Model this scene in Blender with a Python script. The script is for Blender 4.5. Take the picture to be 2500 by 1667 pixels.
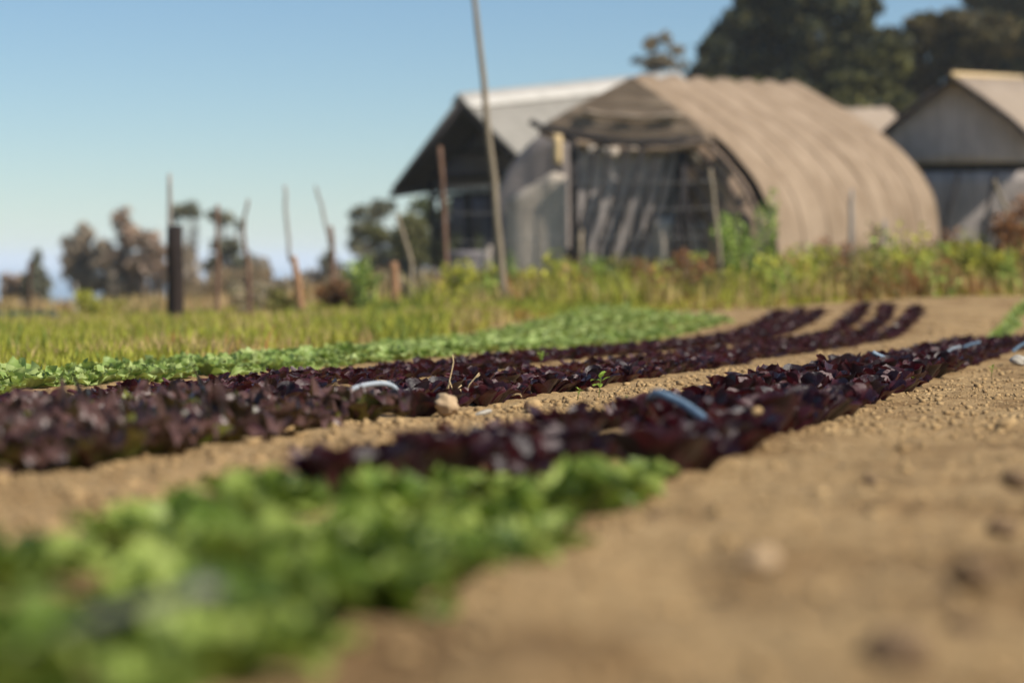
import bpy, math, random
import numpy as np
from mathutils import Vector, Matrix, Euler

for o in list(bpy.data.objects):
    bpy.data.objects.remove(o)
scene = bpy.context.scene
COL = scene.collection
rng = np.random.default_rng(11)
random.seed(11)
R = math.radians

# ------------------------------------------------------------------ camera, light, exposure
FPX = 5900.0          # focal length in photograph pixels (85 mm on a 36 mm sensor)
HC = 0.35             # height of the lens over the soil
HAZE = 0.00035
HZ = 640.0            # row of the true horizon in the photograph
cam_d = bpy.data.cameras.new('camera')
cam_d.sensor_width = 36.0
cam_d.lens = 36.0 * FPX / 2500.0
cam_d.shift_y = -(833.5 - HZ) / 2500.0
cam_d.clip_start = 0.05
cam_d.clip_end = 60000
cam_d.dof.use_dof = True
cam_d.dof.focus_distance = 9.2
cam_d.dof.aperture_fstop = 1.75
cam = bpy.data.objects.new('camera', cam_d)
cam.location = (0, 0, HC)
cam.rotation_euler = (R(90), 0, 0)
COL.objects.link(cam)
scene.camera = cam

SUN_AZ_VEC = Vector((0.85, -0.53, 0)).normalized()
SUN_EL = R(41)
world = bpy.data.worlds.new('World')
scene.world = world
world.use_nodes = True
wn = world.node_tree.nodes
wl = world.node_tree.links
bg = wn['Background']
sky = wn.new('ShaderNodeTexSky')
sky.sky_type = 'NISHITA'
sky.sun_disc = False
sky.sun_elevation = SUN_EL
sky.sun_rotation = math.atan2(SUN_AZ_VEC.x, SUN_AZ_VEC.y)
sky.altitude = 600
sky.air_density = 1.0
sky.dust_density = 0.0
sky.ozone_density = 3.0
tint = wn.new('ShaderNodeMix')
tint.data_type = 'RGBA'
tint.blend_type = 'MULTIPLY'
tint.inputs[0].default_value = 1.0
wl.new(sky.outputs[0], tint.inputs[6])
tint.inputs[7].default_value = (0.86, 0.975, 1.06, 1)
wl.new(tint.outputs[2], bg.inputs[0])
bg.inputs[1].default_value = 0.068

sun_d = bpy.data.lights.new('sun', 'SUN')
sun_d.energy = 4.9
sun_d.angle = R(0.53)
sun_d.color = (1.0, 0.93, 0.82)
sun = bpy.data.objects.new('sun', sun_d)
sdir = SUN_AZ_VEC * math.cos(SUN_EL) + Vector((0, 0, math.sin(SUN_EL)))
sun.rotation_euler = (-sdir).to_track_quat('-Z', 'Y').to_euler()
sun.location = (30, 10, 30)
COL.objects.link(sun)

scene.view_settings.view_transform = 'Standard'
scene.view_settings.look = 'None'
scene.view_settings.exposure = 0.42
scene.view_settings.gamma = 1.0
scene.view_settings.use_curve_mapping = False
scene.render.engine = 'CYCLES'
scene.cycles.use_denoising = True
scene.cycles.max_bounces = 7
scene.cycles.volume_bounces = 3
scene.cycles.transparent_max_bounces = 8
scene.cycles.sample_clamp_indirect = 4.0

# ------------------------------------------------------------------ helpers
def P(px, py, Y):
    """place seen at photograph pixel (px, py) at the distance Y"""
    return Vector(((px - 1250) / FPX * Y, Y, HC - (py - HZ) / FPX * Y))

def hash2(ix, iy, seed):
    h = (ix.astype(np.int64) * 374761393 + iy.astype(np.int64) * 668265263 + seed * 1442695041) & 0xFFFFFFFF
    h = ((h ^ (h >> 13)) * 1274126177) & 0xFFFFFFFF
    return ((h ^ (h >> 16)) & 0xFFFF) / 65535.0

def vnoise(x, y, seed=0):
    ix = np.floor(x); iy = np.floor(y)
    fx = x - ix; fy = y - iy
    fx = fx * fx * (3 - 2 * fx); fy = fy * fy * (3 - 2 * fy)
    a = hash2(ix, iy, seed); b = hash2(ix + 1, iy, seed)
    c = hash2(ix, iy + 1, seed); d = hash2(ix + 1, iy + 1, seed)
    return (a * (1 - fx) + b * fx) * (1 - fy) + (c * (1 - fx) + d * fx) * fy - 0.5

U_K = np.array([-3, -.2, -.12, -.05, 0, .1, .18, .25, 3])
W_K = np.array([0, 0, .10, .5, .85, 1.05, 1.4, 1.5, 1.5])

def ground(x, y):
    """height of the land: field tilting gently down, rising behind on one side, falling to the sea on the other"""
    x = np.asarray(x, float); y = np.asarray(y, float)
    yy = np.maximum(y, 0.5)
    u = x / np.maximum(yy, 4.0)
    w = np.interp(u, U_K, W_K)
    t = y - 20.8
    soft = np.where(t > 6, t, .7 * np.log1p(np.exp(np.clip(t, -30, 6) / .7)))
    soft = np.minimum(soft, 45)
    rise = (.038 * np.minimum(soft, 6) + .0285 * np.maximum(soft - 6, 0)) * w
    drop = 0.12 * np.maximum(y - 62, 0) * np.interp(u, [-1, -.02, .1], [1, 1, 0])
    drop = np.minimum(drop, 22)
    return -0.0161 * y + rise - drop + 0.02 * vnoise(x * .8, y * .8, 3)

def relief(x, y):
    a = 0.020 * vnoise(x * 3.3, y * 3.3, 5) + 0.012 * vnoise(x * 9, y * 9, 6)
    a = a * (1 + 1.3 * np.clip((5.2 - y) / 2.5, 0, 1) * (x * PER[0] + y * PER[1] > -.8))
    n = vnoise(x * 24, y * 24, 7)
    b = 0.010 * np.maximum(n, -.1) * (1.0 + 2 * vnoise(x * 2.1, y * 2.1, 12)) + 0.008 * vnoise(x * 55, y * 55, 8)
    return a + b

def g(x, y):
    return float(ground(x, y))

DIR = np.array([.257, .9664]); PER = np.array([.9664, -.257])
def sp(s, p):
    return s * DIR[0] + p * PER[0], s * DIR[1] + p * PER[1]

def mesh_from(name, V, Q=None, T=None, C=None, smooth=False):
    V = np.asarray(V, np.float32).reshape(-1, 3)
    me = bpy.data.meshes.new(name)
    nq = 0 if Q is None else len(Q); nt = 0 if T is None else len(T)
    me.vertices.add(len(V)); me.vertices.foreach_set('co', V.ravel())
    loops = []
    if nq: loops.append(np.asarray(Q, np.int32).ravel())
    if nt: loops.append(np.asarray(T, np.int32).ravel())
    L = np.concatenate(loops)
    me.loops.add(len(L)); me.loops.foreach_set('vertex_index', L)
    starts = np.concatenate([np.arange(nq) * 4, nq * 4 + np.arange(nt) * 3]).astype(np.int32)
    me.polygons.add(nq + nt)
    me.polygons.foreach_set('loop_start', starts)
    if smooth:
        me.polygons.foreach_set('use_smooth', np.ones(nq + nt, bool))
    if C is not None:
        at = me.color_attributes.new('Col', 'FLOAT_COLOR', 'POINT')
        C = np.asarray(C, np.float32)
        if C.shape[1] == 3: C = np.hstack([C, np.ones((len(C), 1), np.float32)])
        at.data.foreach_set('color', C.ravel())
    me.update(calc_edges=True)
    me.validate()
    return me

def link(name, me, mat=None, parent=None):
    o = bpy.data.objects.new(name, me)
    COL.objects.link(o)
    if mat is not None and len(me.materials) == 0: me.materials.append(mat)
    if parent is not None: o.parent = parent
    return o

def tag(o, label=None, cat=None, group=None, kind=None):
    if label: o['label'] = label
    if cat: o['category'] = cat
    if group: o['group'] = group
    if kind: o['kind'] = kind
    return o

def empty(name, loc=(0, 0, 0)):
    o = bpy.data.objects.new(name, None)
    o.empty_display_size = .1
    o.location = loc
    COL.objects.link(o)
    return o

class MB:
    """collects pieces of one mesh"""
    def __init__(s): s.V = []; s.Q = []; s.T = []; s.C = []; s.n = 0
    def add(s, V, Q=None, T=None, C=None):
        V = np.asarray(V, float).reshape(-1, 3)
        if Q is not None and len(Q): s.Q.append(np.asarray(Q, int).reshape(-1, 4) + s.n)
        if T is not None and len(T): s.T.append(np.asarray(T, int).reshape(-1, 3) + s.n)
        if C is None: C = np.full((len(V), 3), .5)
        s.C.append(np.broadcast_to(np.asarray(C, float), (len(V), 3)))
        s.V.append(V); s.n += len(V)
    def tube(s, pts, rad, n=8, cap=True, C=None):
        pts = [np.array(p, float) for p in pts]
        if np.isscalar(rad): rad = [rad] * len(pts)
        V = []
        for i, p in enumerate(pts):
            d = pts[min(i + 1, len(pts) - 1)] - pts[max(i - 1, 0)]
            d /= np.linalg.norm(d) + 1e-12
            ref = np.array([0, 1, 0.]) if abs(d[1]) < .8 else np.array([1., 0, 0])
            a = np.cross(d, ref); a /= np.linalg.norm(a); b = np.cross(d, a)
            for k in range(n):
                t = 2 * math.pi * k / n
                V.append(p + rad[i] * (a * math.cos(t) + b * math.sin(t)))
        Q = []
        for i in range(len(pts) - 1):
            for k in range(n):
                k2 = (k + 1) % n
                Q.append((i * n + k, i * n + k2, (i + 1) * n + k2, (i + 1) * n + k))
        T = []
        if cap:
            V.append(pts[0]); V.append(pts[-1]); m = len(V)
            for k in range(n):
                k2 = (k + 1) % n
                T.append((m - 2, k2, k)); T.append((m - 1, (len(pts) - 1) * n + k, (len(pts) - 1) * n + k2))
        s.add(V, Q, T, C)
    def box(s, c, size, rot=None, C=None):
        V = np.array([(x, y, z) for x in (-.5, .5) for y in (-.5, .5) for z in (-.5, .5)]) * np.array(size)
        if rot is not None: V = V @ np.array(rot.to_3x3() if isinstance(rot, Matrix) else rot.to_matrix()).T
        s.add(V + np.array(c), [(0, 1, 3, 2), (4, 6, 7, 5), (0, 4, 5, 1), (2, 3, 7, 6), (0, 2, 6, 4), (1, 5, 7, 3)], C=C)
    def grid(s, G, C=None):
        """G: (a, b, 3) array of points"""
        a, b = G.shape[:2]
        i = np.arange(a - 1)[:, None] * b + np.arange(b - 1)[None]
        s.add(G.reshape(-1, 3), np.stack([i, i + 1, i + b + 1, i + b], -1).reshape(-1, 4), C=C)
    def slab(s, G, off, C=None):
        """a sheet of points with real thickness, off = offset vector"""
        a, b = G.shape[:2]
        V = np.concatenate([G.reshape(-1, 3), G.reshape(-1, 3) + np.asarray(off)])
        n = a * b
        i = (np.arange(a - 1)[:, None] * b + np.arange(b - 1)[None]).ravel()
        Q = [np.stack([i, i + 1, i + b + 1, i + b], -1), np.stack([n + i, n + i + b, n + i + b + 1, n + i + 1], -1)]
        rim = list(range(b)) + [r * b + b - 1 for r in range(1, a)] + list(range(a * b - 2, (a - 1) * b - 1, -1)) + [r * b for r in range(a - 2, 0, -1)]
        rim = np.array(rim); r2 = np.roll(rim, -1)
        Q.append(np.stack([rim, n + rim, n + r2, r2], -1))
        s.add(V, np.concatenate(Q), C=C)
    def mesh(s, name, smooth=False):
        return mesh_from(name, np.concatenate(s.V), np.concatenate(s.Q) if s.Q else None,
                         np.concatenate(s.T) if s.T else None, np.concatenate(s.C), smooth)
    def build(s, name, mat, parent=None, smooth=False):
        return link(name, s.mesh(name, smooth), mat, parent)

# ------------------------------------------------------------------ materials
def new_mat(name):
    m = bpy.data.materials.new(name); m.use_nodes = True
    nt = m.node_tree
    return m, nt.nodes, nt.links, nt.nodes['Principled BSDF']

def ramp(nodes, stops):
    r = nodes.new('ShaderNodeValToRGB')
    e = r.color_ramp.elements
    while len(e) < len(stops): e.new(.5)
    for el, (pos, c) in zip(e, stops):
        el.position = pos; el.color = (*c, 1)
    return r

def noise(nodes, scale, detail=4, rough=.6, vec=None, links=None):
    n = nodes.new('ShaderNodeTexNoise')
    n.inputs['Scale'].default_value = scale; n.inputs['Detail'].default_value = detail
    n.inputs['Roughness'].default_value = rough
    if vec is not None: links.new(vec, n.inputs['Vector'])
    return n

def simple(name, c1, c2, scale=6, rough=.8, bump=.3, stretch=None, transl=0, spec=.3):
    """two-tone noisy surface with fine relief, optional light passing through"""
    m, n, l, b = new_mat(name)
    tc = n.new('ShaderNodeTexCoord')
    vec = tc.outputs['Object']
    if stretch:
        mp = n.new('ShaderNodeMapping'); mp.inputs['Scale'].default_value = stretch
        l.new(vec, mp.inputs['Vector']); vec = mp.outputs[0]
    nz = noise(n, scale, 6, .65, vec, l)
    r = ramp(n, [(.32, c1), (.68, c2)])
    l.new(nz.outputs['Fac'], r.inputs[0])
    l.new(r.outputs[0], b.inputs['Base Color'])
    b.inputs['Roughness'].default_value = rough
    b.inputs['Specular IOR Level'].default_value = spec
    nz2 = noise(n, scale * 5, 4, .6, vec, l)
    bp = n.new('ShaderNodeBump'); bp.inputs['Strength'].default_value = bump; bp.inputs['Distance'].default_value = .01
    l.new(nz2.outputs['Fac'], bp.inputs['Height']); l.new(bp.outputs[0], b.inputs['Normal'])
    if transl:
        tr = n.new('ShaderNodeBsdfTranslucent'); l.new(r.outputs[0], tr.inputs[0])
        mx = n.new('ShaderNodeMixShader'); mx.inputs[0].default_value = transl
        l.new(b.outputs[0], mx.inputs[1]); l.new(tr.outputs[0], mx.inputs[2])
        l.new(mx.outputs[0], n['Material Output'].inputs[0])
    return m

def leafmat(name, stops, trans, tfac, rough=.35, spec=.5, bump=.35, colmix=None):
    """leaf surface; 'Col' red = place along the leaf, green = towards the edge, blue = random"""
    m, n, l, b = new_mat(name)
    at = n.new('ShaderNodeVertexColor'); at.layer_name = 'Col'
    sep = n.new('ShaderNodeSeparateColor'); l.new(at.outputs[0], sep.inputs[0])
    geo = n.new('ShaderNodeNewGeometry')
    nz = noise(n, 11, 6, .7, geo.outputs['Position'], l)
    # tone = colmix[0]*along + colmix[1]*edge + colmix[2]*random + noise
    k = colmix or (0.0, 0.2, 0.5)
    acc = None
    for out, kk in ((sep.outputs[0], k[0]), (sep.outputs[1], k[1]), (sep.outputs[2], k[2]), (nz.outputs['Fac'], .5)):
        mu = n.new('ShaderNodeMath'); mu.operation = 'MULTIPLY_ADD'
        l.new(out, mu.inputs[0]); mu.inputs[1].default_value = kk
        if acc is None: mu.inputs[2].default_value = 0
        else: l.new(acc, mu.inputs[2])
        acc = mu.outputs[0]
    r = ramp(n, stops); l.new(acc, r.inputs[0])
    l.new(r.outputs[0], b.inputs['Base Color'])
    b.inputs['Roughness'].default_value = rough
    b.inputs['Specular IOR Level'].default_value = spec
    nz2 = noise(n, 160, 3, .6, geo.outputs['Position'], l)
    bp = n.new('ShaderNodeBump'); bp.inputs['Strength'].default_value = bump; bp.inputs['Distance'].default_value = .003
    l.new(nz2.outputs['Fac'], bp.inputs['Height']); l.new(bp.outputs[0], b.inputs['Normal'])
    tr = n.new('ShaderNodeBsdfTranslucent'); tr.inputs[0].default_value = (*trans, 1)
    mx = n.new('ShaderNodeMixShader'); mx.inputs[0].default_value = tfac
    l.new(b.outputs[0], mx.inputs[1]); l.new(tr.outputs[0], mx.inputs[2])
    l.new(mx.outputs[0], n['Material Output'].inputs[0])
    return m

def colmat(name, rough=.7, transl=.25, gain=1.0):
    """foliage whose own colour is stored per leaf or blade"""
    m, n, l, b = new_mat(name)
    at = n.new('ShaderNodeVertexColor'); at.layer_name = 'Col'
    l.new(at.outputs[0], b.inputs['Base Color'])
    b.inputs['Roughness'].default_value = rough
    b.inputs['Specular IOR Level'].default_value = .25
    tr = n.new('ShaderNodeBsdfTranslucent'); l.new(at.outputs[0], tr.inputs[0])
    mx = n.new('ShaderNodeMixShader'); mx.inputs[0].default_value = transl
    l.new(b.outputs[0], mx.inputs[1]); l.new(tr.outputs[0], mx.inputs[2])
    l.new(mx.outputs[0], n['Material Output'].inputs[0])
    return m

M_RED = leafmat('dark_red_leaf', [(.25, (.007, .004, .006)), (.5, (.016, .0055, .008)), (.85, (.055, .010, .013))],
                (.22, .012, .025), .09, rough=.43, spec=.48, bump=.8)
M_FRILL = leafmat('frilled_leaf', [(.66, (.16, .17, .024)), (.79, (.10, .092, .022)), (.86, (.026, .012, .012)), (.96, (.048, .017, .019)), (1.0, (.10, .05, .042))],
                  (.17, .11, .025), .2, rough=.36, spec=.55, colmix=(.40, .30, .45))
M_GREEN = leafmat('green_leaf', [(.30, (.018, .040, .004)), (.50, (.088, .148, .014)), (.80, (.32, .39, .085))],
                (.24, .33, .04), .26, rough=.48, spec=.4)
M_PALEGREEN = leafmat('pale_green_leaf', [(.25, (.10, .17, .03)), (.5, (.25, .35, .09)), (.85, (.42, .50, .18))],
                  (.36, .46, .09), .32, rough=.5, spec=.35)
M_GRASS = colmat('grass_blade', .6, .4)
M_WEED = colmat('weed_leaf', .6, .35)
M_TREE = colmat('tree_leaf', .7, .3)
M_BARK = simple('bark', (.10, .075, .055), (.20, .155, .12), 3, .9, .6, (4, 4, .6))
M_DARKWOOD = simple('dark_post_wood', (.035, .022, .018), (.11, .06, .04), 4, .85, .6, (6, 6, .5))
M_CHARRED = simple('charred_post_wood', (.006, .005, .006), (.034, .020, .014), 4, .85, .6, (6, 6, .5))
M_REDWOOD = simple('weathered_red_wood', (.10, .055, .038), (.23, .135, .09), 5, .9, .8, (9, 9, .7))
M_STUMPWOOD = simple('orange_stump_wood', (.20, .105, .055), (.44, .25, .135), 6, .9, .8, (8, 8, .7))
M_PALEWOOD = simple('pale_pole_wood', (.16, .13, .09), (.29, .235, .165), 5, .85, .6, (8, 8, .6))
M_GREYWOOD = simple('grey_stick_wood', (.20, .18, .16), (.34, .31, .28), 4, .85, .4, (6, 6, .5))
M_BLACKWOOD = simple('black_frame_wood', (.012, .011, .013), (.035, .03, .03), 4, .85, .5, (5, 5, .5))
M_HOSE = simple('blue_grey_hose', (.09, .14, .20), (.18, .26, .34), 30, .4, .2, None, 0, .45)
M_HOSE_PALE = simple('pale_grey_hose', (.22, .25, .28), (.40, .44, .48), 45, .4, .25, (1, 1, 4), 0, .45)
M_DAMP = simple('damp_clod', (.10, .062, .034), (.21, .135, .072), 14, .95, .6)
M_OLDHOSE = simple('old_grey_hose', (.10, .095, .085), (.17, .16, .14), 30, .5, .2)
M_STONE = simple('tan_stone', (.36, .25, .14), (.50, .36, .22), 22, .9, .5)
M_GREYSTONE = simple('grey_stone', (.30, .27, .22), (.42, .39, .33), 18, .8, .4)
M_STRAW = simple('dry_straw', (.50, .36, .18), (.66, .50, .28), 20, .8, .3)
M_WIRE = simple('fence_wire', (.10, .095, .09), (.18, .17, .16), 8, .5, .1)

# soil and land: soil in the beds, grassy earth beyond
def land_material():
    m, n, l, b = new_mat('land')
    geo = n.new('ShaderNodeNewGeometry'); pos = geo.outputs['Position']
    n1 = noise(n, 2.2, 8, .65, pos, l); n2 = noise(n, 17, 6, .7, pos, l)
    ad = n.new('ShaderNodeMath'); ad.operation = 'MULTIPLY_ADD'
    l.new(n2.outputs['Fac'], ad.inputs[0]); ad.inputs[1].default_value = .55
    hf = n.new('ShaderNodeMath'); hf.operation = 'MULTIPLY'; hf.inputs[1].default_value = .45
    l.new(n1.outputs['Fac'], hf.inputs[0]); l.new(hf.outputs[0], ad.inputs[2])
    soil = ramp(n, [(.30, (.235, .150, .070)), (.52, (.365, .245, .120)), (.72, (.47, .33, .17))])
    l.new(ad.outputs[0], soil.inputs[0])
    n0 = noise(n, 2.3, 6, .65, pos, l)
    damp = ramp(n, [(.38, (.52, .46, .42)), (.50, (1, 1, 1))]); l.new(n0.outputs['Fac'], damp.inputs[0])
    sm = n.new('ShaderNodeMix'); sm.data_type = 'RGBA'; sm.blend_type = 'MULTIPLY'; sm.inputs[0].default_value = .8
    l.new(soil.outputs[0], sm.inputs[6]); l.new(damp.outputs[0], sm.inputs[7])
    earth = ramp(n, [(.3, (.10, .095, .022)), (.55, (.20, .16, .045)), (.75, (.28, .20, .08))])
    l.new(ad.outputs[0], earth.inputs[0])
    at = n.new('ShaderNodeVertexColor'); at.layer_name = 'Col'
    mx = n.new('ShaderNodeMix'); mx.data_type = 'RGBA'
    l.new(at.outputs[0], mx.inputs[0]); l.new(sm.outputs[2], mx.inputs[6]); l.new(earth.outputs[0], mx.inputs[7])
    l.new(mx.outputs[2], b.inputs['Base Color'])
    b.inputs['Roughness'].default_value = .95; b.inputs['Specular IOR Level'].default_value = .1
    n3 = noise(n, 130, 5, .65, pos, l)
    bp = n.new('ShaderNodeBump'); bp.inputs['Strength'].default_value = .9; bp.inputs['Distance'].default_value = .010
    l.new(n3.outputs['Fac'], bp.inputs['Height']); l.new(bp.outputs[0], b.inputs['Normal'])
    return m
M_LAND = land_material()
M_CLOD = simple('soil_clod', (.22, .14, .062), (.44, .30, .145), 9, .95, .6)

# ------------------------------------------------------------------ setting: land and sea
def field_edge(x):
    """distance at which the worked soil ends and the rough grass begins"""
    return np.interp(x, [-1, 2, 4, 7], [25.5, 27, 28.3, 29])

def grass_zone(x, y):
    p = x * PER[0] + y * PER[1]
    wob = .25 * vnoise(x * 1.3, y * 1.3, 21)
    left = np.clip((np.interp(x * DIR[0] + y * DIR[1], [9, 22], [-4.72, -6.15]) + wob * .7 - p) / .25, 0, 1)
    far = np.clip((y - field_edge(x) + wob * 2) / .6, 0, 1)
    return np.maximum(left, far)

rows = [-3.0]
while rows[-1] < 290:
    y = rows[-1]
    step = .25 if y < 1.4 else .016 if y < 5.5 else .0125 if y < 11.5 else .0125 + (y - 11.5) * .0075 if y < 60 else 4.0
    rows.append(y + step)
Yr = np.array(rows)
ucore = np.linspace(-.25, .25, 360)
ucol = np.concatenate([-np.geomspace(1.6, .27, 22), ucore, np.geomspace(.27, 1.6, 22)])
UU, YY = np.meshgrid(ucol, Yr)
XX = UU * (np.maximum(YY, 0) + 3.0) * np.where(np.abs(UU) < .26, 1, 1.0)
XX = np.where(YY < 30, UU * np.maximum(YY + .4, 3.0) * 1.0, UU * (YY + .4))
ZZ = ground(XX, YY)
gz = grass_zone(XX, YY)
near = np.clip((34 - YY) / 12, 0, 1)
ZZ = ZZ + relief(XX, YY) * near * (1 - .5 * gz)
mb = MB()
mb.grid(np.stack([XX, YY, ZZ], -1), C=np.repeat(gz.reshape(-1, 1), 3, 1))
land = mb.build('ground', M_LAND, smooth=True)
tag(land, 'tan crumbly soil of the lettuce field and the grassy land behind it', kind='structure')

m, n, l, b = new_mat('sea_water')
b.inputs['Base Color'].default_value = (.16, .25, .34, 1); b.inputs['Roughness'].default_value = .35
tc = n.new('ShaderNodeTexCoord'); nz = noise(n, .05, 6, .6, tc.outputs['Object'], l)
bp = n.new('ShaderNodeBump'); bp.inputs['Strength'].default_value = .4; l.new(nz.outputs[0], bp.inputs['Height']); l.new(bp.outputs[0], b.inputs['Normal'])
mb = MB()
xs = np.linspace(-9000, 9000, 12); ys = np.geomspace(120, 30000, 24)
mb.grid(np.stack([np.broadcast_to(xs, (24, 12)), np.broadcast_to(ys[:, None], (24, 12)), np.full((24, 12), -16.)], -1))
tag(mb.build('sea', m), 'pale blue sea beyond the trees at the edge of the field', kind='structure')

# ------------------------------------------------------------------ the hazy air over land and sea
m = bpy.data.materials.new('air'); m.use_nodes = True; n = m.node_tree.nodes; n.clear()
out = n.new('ShaderNodeOutputMaterial'); vol = n.new('ShaderNodeVolumePrincipled')
vol.inputs['Color'].default_value = (.90, .95, 1.0, 1); vol.inputs['Density'].default_value = HAZE
vol.inputs['Anisotropy'].default_value = 0.0
m.node_tree.links.new(vol.outputs[0], out.inputs['Volume'])
mb = MB(); mb.box((0, 15400, 1.5), (20000, 31000, 37))
tag(mb.build('haze', m), 'thin pale blue haze over the land and the sea', kind='stuff')

# ------------------------------------------------------------------ buildings
def arch_profile(n=22):
    """pointed hoop: (offset from the ridge, height) for one side, both 0..1"""
    u = np.array([0, .17, .46, .67, .82, .92, .975, 1.0, 1.0])
    z = np.array([1.0, .93, .786, .67, .546, .43, .32, .1, 0.0])
    d = np.concatenate([[0], np.cumsum(np.hypot(np.diff(u), np.diff(z) * 1.3))]); d /= d[-1]
    t = np.linspace(0, 1, n)
    k = lambda a: np.interp(t, d, a)
    uu, zz = k(u), k(z)
    ker = np.array([.25, .5, .25])
    for _ in range(2):
        uu[1:-1] = np.convolve(uu, ker, 'valid'); zz[1:-1] = np.convolve(zz, ker, 'valid')
    return uu, zz

def cover_mat(name, c1, c2, transl, stripes=0, streak=(.6, .6, .12)):
    m, n, l, b = new_mat(name)
    geo = n.new('ShaderNodeTexCoord')
    mp = n.new('ShaderNodeMapping'); mp.inputs['Scale'].default_value = streak
    l.new(geo.outputs['Object'], mp.inputs[0])
    nz = noise(n, 5, 6, .65, mp.outputs[0], l)
    nz2 = noise(n, 1.1, 4, .6, geo.outputs['Object'], l)
    ad = n.new('ShaderNodeMath'); ad.operation = 'ADD'; l.new(nz.outputs['Fac'], ad.inputs[0]); l.new(nz2.outputs['Fac'], ad.inputs[1])
    hv = n.new('ShaderNodeMath'); hv.operation = 'MULTIPLY'; hv.inputs[1].default_value = .5; l.new(ad.outputs[0], hv.inputs[0])
    r = ramp(n, [(.38, c1), (.62, c2)]); l.new(hv.outputs[0], r.inputs[0])
    l.new(r.outputs[0], b.inputs['Base Color']); b.inputs['Roughness'].default_value = .85; b.inputs['Specular IOR Level'].default_value = .15
    nz3 = noise(n, 14, 5, .6, mp.outputs[0], l)
    bp = n.new('ShaderNodeBump'); bp.inputs['Strength'].default_value = .5; bp.inputs['Distance'].default_value = .03
    l.new(nz3.outputs['Fac'], bp.inputs['Height']); l.new(bp.outputs[0], b.inputs['Normal'])
    tr = n.new('ShaderNodeBsdfTranslucent'); l.new(r.outputs[0], tr.inputs[0])
    mx = n.new('ShaderNodeMixShader'); mx.inputs[0].default_value = transl
    l.new(b.outputs[0], mx.inputs[1]); l.new(tr.outputs[0], mx.inputs[2]); l.new(mx.outputs[0], n['Material Output'].inputs[0])
    return m

M_COVER = cover_mat('tan_shade_cloth', (.285, .205, .135), (.43, .325, .23), .30)
M_COVER2 = cover_mat('beige_shade_cloth', (.30, .235, .175), (.41, .33, .255), .2)
M_TARP = cover_mat('brown_gable_cloth', (.20, .145, .10), (.42, .32, .23), .3, streak=(.25, .25, 1.6))
M_PALESHEET = cover_mat('pale_sheet', (.44, .37, .30), (.66, .57, .47), .1, streak=(1.6, 1.6, .3))  # paler tone paints sunlight on the end cloth; the sack shares it
M_GREYSHEET = cover_mat('grey_net_sheet', (.36, .315, .30), (.54, .475, .445), .4)
M_NET = cover_mat('dark_net_sheet', (.28, .245, .23), (.46, .41, .38), .4)
M_DOORNET = cover_mat('ribbed_door_net', (.36, .315, .29), (.64, .565, .52), .10, streak=(2.5, 2.5, .25))
M_SIDENET = cover_mat('torn_brown_net', (.20, .14, .10), (.55, .41, .30), .25, streak=(1, 1, 1))
M_ROPE = simple('tie_rope', (.19, .135, .09), (.28, .205, .14), 8, .9, .3)
M_DARKSHEET = cover_mat('charcoal_cladding', (.12, .112, .12), (.18, .168, .175), 0)

# --- the tan hoop house in the middle
class Hoop:
    def __init__(s, apex_f, apex_b, base_f, base_b, hw_f, hw_b):
        s.af, s.ab = np.array(apex_f), np.array(apex_b)
        s.bf, s.bb = base_f, base_b; s.hf, s.hb = hw_f, hw_b
        a = (s.ab - s.af)[:2]; s.len = np.linalg.norm(a); s.ax = a / s.len
        s.lat = np.array([s.ax[1], -s.ax[0]])
    def pt(s, t, u, z, grow=0.0, lift=0.0):
        """t along the ridge 0..1, u across -1..1, z height 0..1"""
        c = s.af[:2] + (s.ab - s.af)[:2] * t
        hw = s.hf + (s.hb - s.hf) * t + grow
        xy = c + s.lat * hw * u
        base = s.bf + (s.bb - s.bf) * t
        top = s.af[2] + (s.ab[2] - s.af[2]) * t + lift
        return np.array([xy[0], xy[1], base + (top - base) * z])

T1 = Hoop(P(1540, 194, 42), P(1957, 212, 50), -.15, .38, 2.72, 2.95)
hoop = empty('hoop_house', (T1.af[0], T1.af[1], -.1))
tag(hoop, 'tan cloth hoop house with ragged open end and wavy ridge', 'greenhouse')
HO = np.array(hoop.location)
uu, zz = arch_profile()
pu = np.concatenate([-uu[::-1], uu[1:]]); pz = np.concatenate([zz[::-1], zz[1:]])
NB = 7
ts = np.linspace(0, 1, NB * 8 + 1)
G = np.zeros((len(ts), len(pu), 3))
for i, t in enumerate(ts):
    b_ = abs(math.sin(math.pi * NB * t))
    for j in range(len(pu)):
        puff = b_ ** .6 * .006 + .012 * math.sin(2.1 * j + 1.7 * i) * b_
        G[i, j] = T1.pt(t, pu[j], pz[j], grow=puff, lift=.11 * b_ ** .8)
G += rng.normal(0, .006, G.shape)
mb = MB(); mb.slab(G - HO, (0, 0, -.012))
mb.build('cover', M_COVER, hoop, True)
for k in range(NB + 1):
    t = min(max(k / NB, .004), .996)
    mb = MB(); mb.tube([T1.pt(t, a * .985, c_ * .985) - HO for a, c_ in zip(pu[::2], pz[::2])], .035, 6)
    mb.build('hoop', M_BLACKWOOD, hoop, True)
for k in range(1, NB):
    mb = MB(); mb.tube([T1.pt(k / NB, a, c_, grow=.012, lift=.012) - HO for a, c_ in zip(pu, pz)], .014, 5)
    mb.build('tie_rope', M_ROPE, hoop, True)
for a, c_ in ((.5, .74), (.86, .49), (-.5, .74), (-.86, .49)):
    mb = MB(); mb.tube([T1.pt(t, a * .96, c_ * .97) - HO for t in np.linspace(0, 1, 5)], .03, 6)
    mb.build('purlin', M_BLACKWOOD, hoop, True)
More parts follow.
